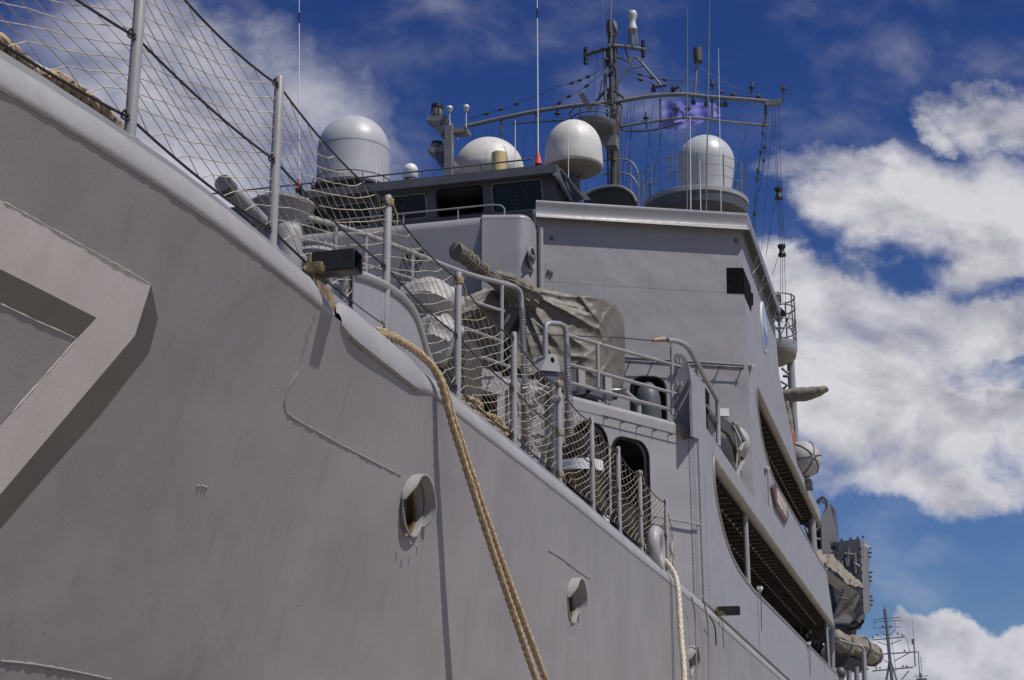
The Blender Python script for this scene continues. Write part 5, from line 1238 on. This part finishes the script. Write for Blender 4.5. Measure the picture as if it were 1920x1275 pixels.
# dark canvas mounds and fittings on the side deck behind the net
for i, (x, X_, w, yt, yb0, yb1, lab) in enumerate(((1104, 20.0, 41, 812, 866, 886, 'tall black rubber mound with a white band in front of the left doorway'), (1128, 21.3, 22, 925, 968, 984, 'small black rubber mound with a white band at the foot of the tall one'), (1186, 23.0, 34, 950, 0, 0, 'low black rubber mound behind the net, near the chock'))):
    q = atX(x, yt, X_); k = size(1, q); hz = q.z - 3.1; t = thing('rubber_mound', lab, 'fender', V((X_, q.y, 3.1)), 'black fenders on the side deck')
    c = V((X_, q.y + w * k * .4, 3.1))
    bag([c, c + V((0, 0, hz * .5)), c + V((.01, .01, hz * .8)), c + V((.03, .02, hz * .95)), c + V((.04, .02, hz))], [w * k, w * k, w * k * .99, w * k * .6, .04], RUBBER, 'body', t, .05, 3, 28, 6)
    if yb0: z0, z1 = atX(x, yb1, X_).z - 3.1, atX(x, yb0, X_).z - 3.1; obj('white_band', MB().lathe([(w * k * 1.035, z0), (w * k * 1.035, z1)], c, n=32), WHITE, t)
lk = thing('deck_locker', 'grey locker fixed to the slanted front behind the net', 'locker', Lp(890, 735))
P0 = Lp(862, 690); P1 = Lp(918, 706)
obj('case', MB().hexa([P0 + V((0, 0, -.38)), P1 + V((0, 0, -.38)), P1 + V((0, 0, -.38)) - nL * .3, P0 + V((0, 0, -.38)) - nL * .3, P0, P1, P1 - nL * .3, P0 - nL * .3]), WALL, lk, smooth=0, bevel=.01)
obj('hatch', MB().box(Lp(893, 752, .02), (.9, .04, .42), (dL, nL, V((0, 0, 1)))), MATTE, lk, smooth=0)
obj('latch', MB().tube([Lp(880, 712, .32), Lp(902, 712, .32)], .012, 5).tube([Lp(894, 716, .32), Lp(888, 734, .32)], .012, 5), DARKP, lk)
for i, (x, yt, yb, w, m_, lab) in enumerate(((951, 720, 870, 4.5, DARKP, 'dark upright pipe on the slanted front left of the braced stanchion'), (1027, 716, 900, 8, DARKP, 'thick dark upright duct just left of the braced stanchion'), (1037, 730, 905, 3, DARKP, 'thin dark upright pipe beside the thick duct'))):
    a = Lp(x, yt, .10); b = Lp(x + 2, yb, .10); solo('wall_pipe', MB().tube([a, b], size(w, a), 10), m_, lab, 'pipe', 'pipes up the slanted front')
br_ = thing('pipe_brace', 'pale slanting brace pipe fixed to the stanchion', 'brace', V((16.6, 4.2, 3.2)))
obj('brace', MB().tube([atX(1036, 752, 16.7), atX(1030, 800, 16.85), atX(1020, 850, 16.95), atX(1015, 880, 17.0)], .036, 10), RIM, br_)
g = MB(); q = atX(1036, 750, 16.68); g.tube([q, q + V((.0, -.1, .03))], .03, 8); obj('clamp', g, RIM, br_)
vv = thing('valve_rack', 'cluster of grey valves and pipes on the slanted front behind the net', 'valves', Lp(1010, 770)); 
for i in range(16):
    x, y = rnd.uniform(962, 1020), rnd.uniform(715, 880); a = Lp(x, y, .08); b = Lp(x + rnd.uniform(-5, 30), y + rnd.uniform(-4, 22), .10); obj('pipework', MB().tube([a, b], rnd.uniform(.012, .03), 6), DARKP if i % 2 else METAL, vv)
for x, y in ((1000, 745), (1012, 800), (1005, 840), (945, 790)):
    q = Lp(x, y, .15); obj('valve_wheel', MB().tube([q + (dL * math.cos(a) + V((0, 0, 1)) * math.sin(a)) * .10 for a in [2 * PI * i / 16 for i in range(16)]], .014, 5, closed=True), DARKP, vv)

# ------------------------------------------------------------------ lookout platform and things along the aft decks
q = atX(1456, 650, 56.0); k = size(1, q); lo = thing('lookout_platform', 'round railed lookout platform jutting from the bridge side at the right', 'platform', q)
z0 = q.z; R_ = 38 * k
obj('floor_rim', MB().lathe([(.0005, .12), (R_, .12), (R_, -.22), (R_ * .97, -.26)], V((q.x, q.y, z0)), n=48), METAL, lo, smooth=40)
obj('belly', MB().lathe([(R_ * .97, -.26), (R_ * .9, -.5), (R_ * .35, -.75), (.0005, -.78)], V((q.x, q.y, z0)), n=48), FASC, lo, smooth=60)
for h, r_ in ((.55, .025), (.95, .025), (1.5, .03), (1.95, .03)): obj('rail_hoop', MB().tube([V((q.x + R_ * math.cos(a), q.y + R_ * math.sin(a), z0 + h)) for a in [2 * PI * i / 40 for i in range(40)]], r_, 6, closed=True), STEELL, lo)
for i in range(8): a = 2 * PI * i / 8 + .3; p = V((q.x + R_ * math.cos(a), q.y + R_ * math.sin(a), z0)); obj('rail_post', MB().tube([p, p + V((0, 0, 2.0))], .03, 6), STEELL, lo); p2 = V((q.x + R_ * math.cos(a + .75), q.y + R_ * math.sin(a + .75), z0)); obj('rail_stay', MB().tube([p + V((0, 0, .2)), p2 + V((0, 0, 1.3))], .022, 6), STEEL, lo)
s_ = V((q.x - .1, q.y - .15, z0 + 1.25)); f = obj('searchlight', MB().lathe([(.0005, .26), (.18, .25), (.22, .1), (.24, -.2), (.0005, -.22)], s_, (0, -.5, .4), 18), BLACK, lo); obj('searchlight_yoke', MB().tube([s_, s_ + V((0, 0, -1.25))], .04, 6), DARKP, f); obj('signal_pouch', MB().box(s_ + V((.1, 0, .65)), (.2, .25, .4)), DARKP, lo)
cl_ = thing('support_column', 'grey column under the lookout platform', 'column', atX(1502, 900, 56.5))
a, b = atX(1482, 672, 56.5), atX(1486, 690, 56.5); obj('shaft', MB().lathe([(.15, 10.2), (.15, a.z + .3)], V((a.x, a.y, 0)), n=18), METAL, cl_)
obj('base_flange', MB().lathe([(.2, 10.2), (.2, 10.28), (.13, 10.3)], V((a.x, a.y, 0)), n=18), METAL, cl_)
t = thing('covered_machine_gun', 'brown canvas covered gun barrel pointing out over the side', 'gun', atX(1474, 745, 50))
bag([atX(1462, 745, 56), atX(1480, 742, 56), atX(1510, 739, 55.9), atX(1538, 733, 55.8), atX(1552, 728, 55.8)], [.25, .28, .27, .19, .09], CANVB, 'canvas_cover', t, .16, 5, 18, 6)
bag([atX(1474, 752, 55), atX(1479, 790, 55), atX(1484, 815, 55)], [.10, .16, .10], CANVB, 'canvas_tail', t, .3, 5, 12, 6)
obj('pedestal', MB().tube([atX(1470, 745, 56), V((56, atX(1470, 745, 56).y, 10.2))], .09, 10), DARKP, t)
for pts in (((1466, 690), (1478, 700)), ((1468, 705), (1480, 706)), ((1465, 715), (1476, 722), (1468, 730))): obj('sight_frame', MB().tube([atX(*p, 55) for p in pts], .06, 6), DARKP, t)
t = thing('life_jacket', 'bright orange life jacket hanging beside the column', 'life jacket', atX(1487, 830, 52)); bag([atX(1484, 806, 52), atX(1487, 825, 52), atX(1488, 848, 52)], [.04, .08, .05], ORANGE, 'jacket', t, .25, 6, 12, 6)
q = atX(1509, 860, 56); k = size(1, q); t = thing('life_raft', 'rounded grey life raft canister with segmented end on the bridge deck', 'life raft', q)
obj('canister', MB().lathe([(.0005, -27 * k), (14 * k, -25 * k), (26 * k, -16 * k), (34 * k, -3 * k), (36 * k, 12 * k), (36 * k, 50 * k), (.0005, 55 * k)], q, (.75, .62, 0), 36), CANVL, t, smooth=60)
d_ = V((.75, .62, 0)).normalized(); u = V((0, 0, 1)); w = d_.cross(u); g = MB()
for i in range(6):
    a = PI / 3 * i + .3; e_ = u * math.cos(a) + w * math.sin(a); g.tube([q + d_ * h * k * 1.02 + e_ * r * k * 1.02 for r, h in ((3, -27), (14, -25), (26, -16), (34, -3), (36.5, 12))], .022, 5)
obj('end_seams', g, CANVD, t)
obj('strap', MB().lathe([(36.8 * k, 14 * k), (36.8 * k, 18 * k)], q, tuple(d_), 36), CANVD, t); obj('cradle', MB().box(q + V((.3, .2, -.95)), (.9, .8, .3)), DARKP, t)
# crane, its control box and tarpaulin
XC = 80.0
def c3(x, y, X=XC): return atX(x, y, X)
cn = thing('crane_house', 'dark grey crane house with bolted side panel on a round pedestal', 'crane', c3(1590, 1200))
fr = [(1550, 1018), (1612, 1010), (1619, 1150), (1606, 1162), (1575, 1166), (1556, 1150)]; sd = [(1612, 1010), (1627, 1019), (1633, 1146), (1627, 1160), (1606, 1162), (1619, 1150)]
F_ = [c3(*p) for p in fr]; obj('house_front', MB().prism(F_, (2.6, 0, 0)), DARKP, cn, smooth=0)
Sd = [c3(1612.5, 1011, XC), atX(1628, 1019, XC + 1.2), atX(1633, 1146, XC + 1.2), c3(1619.5, 1149, XC)]; obj('side_panel', MB().prism(Sd, (.3, .02, 0)), STEELL, cn, smooth=0)
g = MB()
for i in range(9): y = 1025 + 15 * i; p = atX(1629.5 + i * .4, y, XC + 1.2); obj('panel_hinge', MB().box(p + V((0, -.05, .2 * (i % 3) - .1)), (.2, .12 + .06 * (i % 2), .09)), DARKP, cn, smooth=0); p2 = atX(1613.5 + i * .55, y + 4, XC - .1); obj('panel_latch', MB().box(p2, (.1, .08, .12)), BLACK, cn, smooth=0)
for x in (1560, 1578, 1595, 1608, 1618): obj('lifting_eye', MB().box(c3(x, 1017 - (x - 1550) * .12, XC + .3) + V((0, 0, .05)), (.12, .12, .12)), DARKP, cn, smooth=0)
obj('warning_plate', MB().prism([atX(x, y, XC + .5) - V((.3, .12, 0)) for x, y in ((1616, 1018), (1626, 1024), (1626, 1030), (1616, 1025))], (.05, 0, 0)), WHITE, cn, smooth=0)
q = c3(1562, 1029, XC - .3); k = size(1, q); obj('winch_drum', MB().lathe([(.0005, .0), (4 * k, .05), (6 * k, .1), (11 * k, .1), (11 * k, -.3)], q, (-1, 0, 0), 24), STEEL, cn)
obj('winch_hose', MB().tube(smoothpath([c3(x, y, XC - .5) for x, y in ((1562, 1040), (1573, 1036), (1574, 1022))], 5), .05, 6), DARKP, cn)
for pts in (((1591, 1028), (1590, 1062)), ((1603, 1035), (1604, 1075)), ((1584, 1038), (1604, 1040)), ((1586, 1045), (1588, 1062)), ((1600, 1055), (1612, 1062)), ((1578, 1052), (1580, 1066))): obj('hydraulic_pipe', MB().tube([c3(*p, XC - .12) for p in pts], .07, 6), STEELL, cn)
p = c3(1588, 1175); k = size(1, p); obj('turntable', MB().lathe([(24 * k, 10 * k), (26 * k, 6 * k), (24 * k, 0), (15 * k, -4 * k), (13 * k, -30 * k), (13 * k, -80 * k)], p + V((1.2, 0, 0)), n=32), DARKP, cn)
obj('slew_plate', MB().prism([c3(x, y, XC - .6) for x, y in ((1560, 1150), (1592, 1152), (1598, 1160), (1590, 1168), (1562, 1166))], (1.0, 0, 0)), CANVL, cn, smooth=0)
obj('power_cable', MB().tube(smoothpath([c3(x, y) for x, y in ((1588, 1180), (1606, 1176), (1616, 1168), (1619, 1162))], 6), .08, 6), RUBBER, cn)
ar = thing('crane_post', 'pale grey crane post with dark lattice window behind the upper gallery', 'crane', atX(1548, 1030, 72))
def a3(x, y, X=72): return atX(x, y, X)
obj('arm_side', MB().prism([a3(*p) for p in ((1536, 978), (1544, 960), (1550, 943), (1556, 946), (1564, 985), (1568, 1012), (1556, 1014), (1556, 1036), (1541, 1036))], (.5, 0, 0)), RIM, ar, smooth=0)
obj('arm_flank', MB().prism([atX(*p, 72.3) for p in ((1556, 944), (1562, 952), (1568, 1012), (1560, 985))], (.6, -.1, 0)), DARKP, ar, smooth=0)
P = [a3(*p, 71) for p in ((1506, 980), (1540, 976), (1542, 1030), (1520, 1028))]; obj('cab_window', MB().prism(P, (.2, 0, 0)), GLASS, ar, smooth=0)
for pts in (((1506, 980), (1540, 976)), ((1540, 976), (1542, 1030)), ((1525, 1000), (1540, 985)), ((1526, 978), (1530, 1030)), ((1510, 990), (1526, 1016)), ((1528, 1010), (1541, 1012))): obj('cab_bar', MB().tube([a3(*p, 70.8) for p in pts], .07, 6), STEELL, ar)
q = a3(1541, 936); g = MB(); g.tube(smoothpath([a3(x, y) for x, y in ((1535, 945), (1538, 935), (1545, 933), (1550, 942), (1549, 950))], 5), .07, 8); obj('hose', g, DARKP, ar); g = MB(); g.tube(smoothpath([a3(x, y, 72.5) for x, y in ((1530, 947), (1533, 938), (1540, 936), (1546, 944))], 5), .05, 8); obj('hose', g, DARKP, ar)
obj('gallery_post', MB().lathe([(.16, 8.0), (.16, 10.1)], V((a3(1523, 1000, 62).x, a3(1523, 1000, 62).y, 0)), n=14), METAL, ar)
tp = thing('tarpaulin', 'tan tarpaulin draped over a boom in front of the crane house', 'tarpaulin', atX(1560, 1060, 75))
UP = [(1524, 1024), (1545, 1032), (1564, 1044), (1582, 1064), (1598, 1080), (1612, 1090), (1621, 1106)]; LO = [(1530, 1062), (1546, 1070), (1562, 1074), (1576, 1084), (1590, 1102), (1604, 1106), (1620, 1107)]
b = MB(); M_, N_ = 48, 14; vs = []
for i in range(M_ + 1):
    u_ = i / M_ * (len(UP) - 1); a = interp(u_, list(range(7)), [p[0] for p in UP]), interp(u_, list(range(7)), [p[1] for p in UP]); c = interp(u_, list(range(7)), [p[0] for p in LO]), interp(u_, list(range(7)), [p[1] for p in LO])
    for j in range(N_ + 1):
        v = j / N_; p = atX(a[0] + (c[0] - a[0]) * v, a[1] + (c[1] - a[1]) * v, 75); p.x += -1.5 * v + .16 * math.sin(u_ * 5 + v * 2) * v + .35 * noise.noise(V((u_ * 2.2, v * 2, 5))); p.z += .12 * noise.noise(V((u_ * 3, v * 3, 1))); vs.append(p)
b.add(vs, [(i * (N_ + 1) + j, i * (N_ + 1) + j + 1, (i + 1) * (N_ + 1) + j + 1, (i + 1) * (N_ + 1) + j) for i in range(M_) for j in range(N_)])
o_ = obj('canvas', b, CANVB, tp, smooth=70); sm = o_.modifiers.new('thickness', 'SOLIDIFY'); sm.thickness = .03
obj('boom_plate', MB().prism([atX(x, y, 76) for x, y in ((1548, 1066), (1592, 1100), (1606, 1108), (1612, 1114), (1600, 1140), (1563, 1160), (1578, 1112), (1560, 1098), (1547, 1086))], (.5, 0, 0)), FASC, tp, smooth=0)
for pts in (((1562, 1160), (1582, 1104)), ((1570, 1152), (1600, 1128)), ((1580, 1140), (1608, 1112)), ((1572, 1120), (1590, 1124))): obj('boom_rope', MB().tube([atX(*p, 75.8) for p in pts], .06, 6), DARKP, tp)
obj('boom_support', MB().prism([atX(x, y, 76.4) for x, y in ((1547, 1090), (1562, 1100), (1572, 1150), (1549, 1150))], (.5, 0, 0)), DARKP, tp, smooth=0)
for i, (p0, p1, r_, X_, lab) in enumerate((((1560, 1195), (1588, 1215), 21, 76, 'canvas covered raft roll under the crane, nearest the gallery posts'), ((1592, 1208), (1622, 1220), 22, 77, 'canvas covered raft roll under the crane, middle of three'), ((1622, 1222), (1638, 1230), 20, 79, 'canvas covered raft roll under the crane, at the outer end'))):
    q = atX(*p0, X_); k = size(1, q); t = thing('raft_roll', lab, 'life raft', q, 'canvas covered raft rolls'); e_ = atX(*p1, X_ + 1.0); d_ = (e_ - q).normalized()
    bag([q - d_ * 6 * k, q, q.lerp(e_, .5), e_, e_ + d_ * 8 * k, e_ + d_ * 11 * k], [.3 * r_ * k, r_ * .9 * k, r_ * k, r_ * .97 * k, r_ * .7 * k, .1 * r_ * k], CANVB, 'canvas_cover', t, .10, 1.6, 26, 6, .10, 9)
    g = MB(); u = V((0, 0, 1)) - d_ * d_.z; u.normalize(); w = d_.cross(u); c = q.lerp(e_, .75); g.tube([c + (u * math.cos(a) + w * math.sin(a)) * r_ * 1.03 * k for a in [2 * PI * j / 24 for j in range(24)]], .04, 5, closed=True); obj('lashing', g, DARKP, t)
t = thing('raft_shelf', 'dark shelf frame under the canvas raft rolls', 'shelf', atX(1590, 1240, 77))
obj('tray', MB().prism([atX(x, y, 76.5) for x, y in ((1562, 1222), (1620, 1240), (1626, 1252), (1612, 1258), (1562, 1256))], (1.6, 0, 0)), STEEL, t, smooth=0)
for pts in (((1548, 1168), (1550, 1252)), ((1560, 1172), (1561, 1258)), ((1619, 1222), (1622, 1290)), ((1606, 1250), (1607, 1290)), ((1592, 1258), (1592, 1290))): obj('post', MB().tube([atX(*p, 75) for p in pts], .12, 8), METAL, t)
obj('rail', MB().tube(smoothpath([atX(*p, 75) for p in ((1560, 1196), (1600, 1208), (1616, 1212), (1621, 1222))], 4), .06, 6), METAL, t)
t = thing('hatch_gear', 'jumble of dark railings and lines at the aft end of the open gallery', 'deck gear', atX(1520, 1200, 68))
for i in range(26):
    x, y = rnd.uniform(1498, 1545), rnd.uniform(1172, 1200); yy = y + (x - 1498) * .9; obj('railing_bar', MB().tube([atX(x, yy - 10, 68), atX(x + rnd.uniform(-14, 14), yy + rnd.uniform(4, 26), 68.5)], rnd.uniform(.03, .09), 5), (STEEL, METAL, CANVD)[i % 3], t)
obj('red_strip', MB().prism([atX(x, y, 68) for x, y in ((1500, 1168), (1520, 1166), (1520, 1172), (1501, 1175))], (.1, 0, 0)), REDP, t, smooth=0)
for x, y in ((1563, 1262), (1570, 1268), (1576, 1262), (1572, 1276)): obj('gear_lump', MB().ball(atX(x, y, 76), .3, 10), DARKP, t)
# cleats and rope tails on the bulwarks
for i, (x, y, lab) in enumerate(((1437, 882, 'small pale cleat with a rope tail at the upper gallery edge'), (1424, 1108, 'small cleat with a rope tail at the lower gallery edge'), (1516, 1210, 'small cleat with a stain at the aft lower bulwark'), (1408, 690, 'small hook at the corner of the bridge front'))):
    q = atY(x, y, YS - .05); t = thing('cleat', lab, 'cleat', q, 'cleats along the bulwark'); obj('horn', MB().tube([q + V((-.18, 0, .06)), q, q + V((.2, -.03, .1))], .05, 8), RIM, t); obj('foot', MB().box(q + V((0, .03, -.02)), (.16, .06, .14)), RIM, t)
    if i < 3: obj('rope_tail', MB().tube(smoothpath([q + V((-.05, -.03, 0)), q + V((-.12, -.04, -.3)), q + V((-.06, -.02, -.7)), q + V((-.1, -.02, -1.0))], 4), .012, 5), DARKP, t)
for i, (pts, lab) in enumerate(((((1296, 1118), (1303, 1150), (1305, 1200), (1306, 1290)), 'thin brown line hanging over the hull, left of the pair by the black fairlead'), (((1318, 1118), (1326, 1160), (1329, 1210), (1330, 1290)), 'thin brown line hanging over the hull, right of the pair by the black fairlead'), (((1330, 1155), (1340, 1175), (1343, 1210)), 'short dark line hanging from the small black fairlead'))):
    solo('hanging_line', MB().tube(smoothpath([atY(x, y, 3.74) for x, y in pts], 6), .014, 6), FASC if i < 2 else WIRE, lab, 'line', 'thin lines over the side')

# ------------------------------------------------------------------ the ships moored beyond
def farship(xm, X, parts, lab, lab2, ybase):
    def f3(x, y): return atX(x, y, X)
    b0 = f3(xm, ybase); t = thing('distant_mast', lab, 'mast', V((X, b0.y, b0.z)), 'masts of ships beyond'); k = size(1, b0)
    for nm, pts, r_ in parts: obj(nm, MB().tube([f3(*p) for p in pts], r_ * k, 6), FARM, t)
    return t, k, f3
t, k, f3 = farship(1670, 170, [('pole', ((1659, 1142), (1662, 1165), (1668, 1230), (1676, 1310)), 3.2), ('pole', ((1659, 1136), (1660, 1160)), 1.0), ('strut', ((1668, 1240), (1656, 1310)), 2), ('strut', ((1670, 1238), (1692, 1310)), 1.6), ('strut', ((1648, 1182), (1662, 1192)), .9), ('strut', ((1680, 1180), (1666, 1192)), .9), ('strut', ((1646, 1203), (1664, 1210)), .9), ('strut', ((1690, 1200), (1668, 1208)), .9), ('strut', ((1645, 1232), (1668, 1243)), .9), ('strut', ((1705, 1224), (1676, 1240)), 1), ('strut', ((1704, 1258), (1690, 1275)), 1.2),
    ('yard', ((1636, 1162), (1688, 1157)), .9), ('yard', ((1636, 1166), (1690, 1163)), .8), ('yard', ((1637, 1178), (1688, 1175)), .9), ('yard', ((1634, 1200), (1698, 1194)), 1.3), ('yard', ((1645, 1227), (1721, 1222)), 1.4), ('yard', ((1636, 1258), (1712, 1251)), 1.6), ('stay', ((1700, 1196), (1706, 1222)), .5), ('stay', ((1672, 1200), (1680, 1260)), .5), ('stay', ((1640, 1166), (1640, 1178)), .5), ('stay', ((1678, 1163), (1678, 1176)), .5)],
    'grey lattice mast with five yards of a ship far beyond the stern', None, 1310)
for x, y in ((1637, 1195), (1645, 1190), (1692, 1191), (1683, 1188), (1655, 1174), (1670, 1174), (1696, 1220), (1643, 1253), (1650, 1252), (1693, 1249), (1700, 1249)): obj('lamp', MB().ball(f3(x, y), 1.9 * k, 8), BLACK, t)
sh2 = thing('distant_ship', 'grey ship far beyond, its hull hidden low behind the raft shelf', 'ship', V((170, f3(1670, 1310).y, -3.4)))
zt_ = f3(1670, 1306).z; y_ = f3(1670, 1306).y
obj('hull', MB().hexa([(140, y_ - 3, -3.4), (215, y_ - 3, -3.4), (215, y_ + 7, -3.4), (140, y_ + 7, -3.4), (136, y_ - 4, 3), (218, y_ - 4, 3), (218, y_ + 8, 3), (136, y_ + 8, 3)]), FARM, sh2, smooth=0); obj('house', MB().box((172, y_ + 1, (3 + zt_) / 2), (14, 6, zt_ - 3)), FARM, sh2, smooth=0)
t, k, f3 = farship(1718, 175, [('pole', ((1713, 1198), (1716, 1250)), 1.2), ('pole', ((1712, 1198), (1712, 1208)), 2.6), ('pole', ((1722, 1222), (1726, 1300)), .9), ('whip', ((1710, 1160), (1716, 1225)), .4), ('whip', ((1726, 1232), (1730, 1290)), .5), ('yard', ((1714, 1268), (1740, 1267)), .9), ('yard', ((1718, 1273), (1738, 1273)), 2.2), ('pole', ((1726, 1262), (1727, 1300)), 1.4)], 'small thin mast to the right of the far lattice mast', None, 1300)
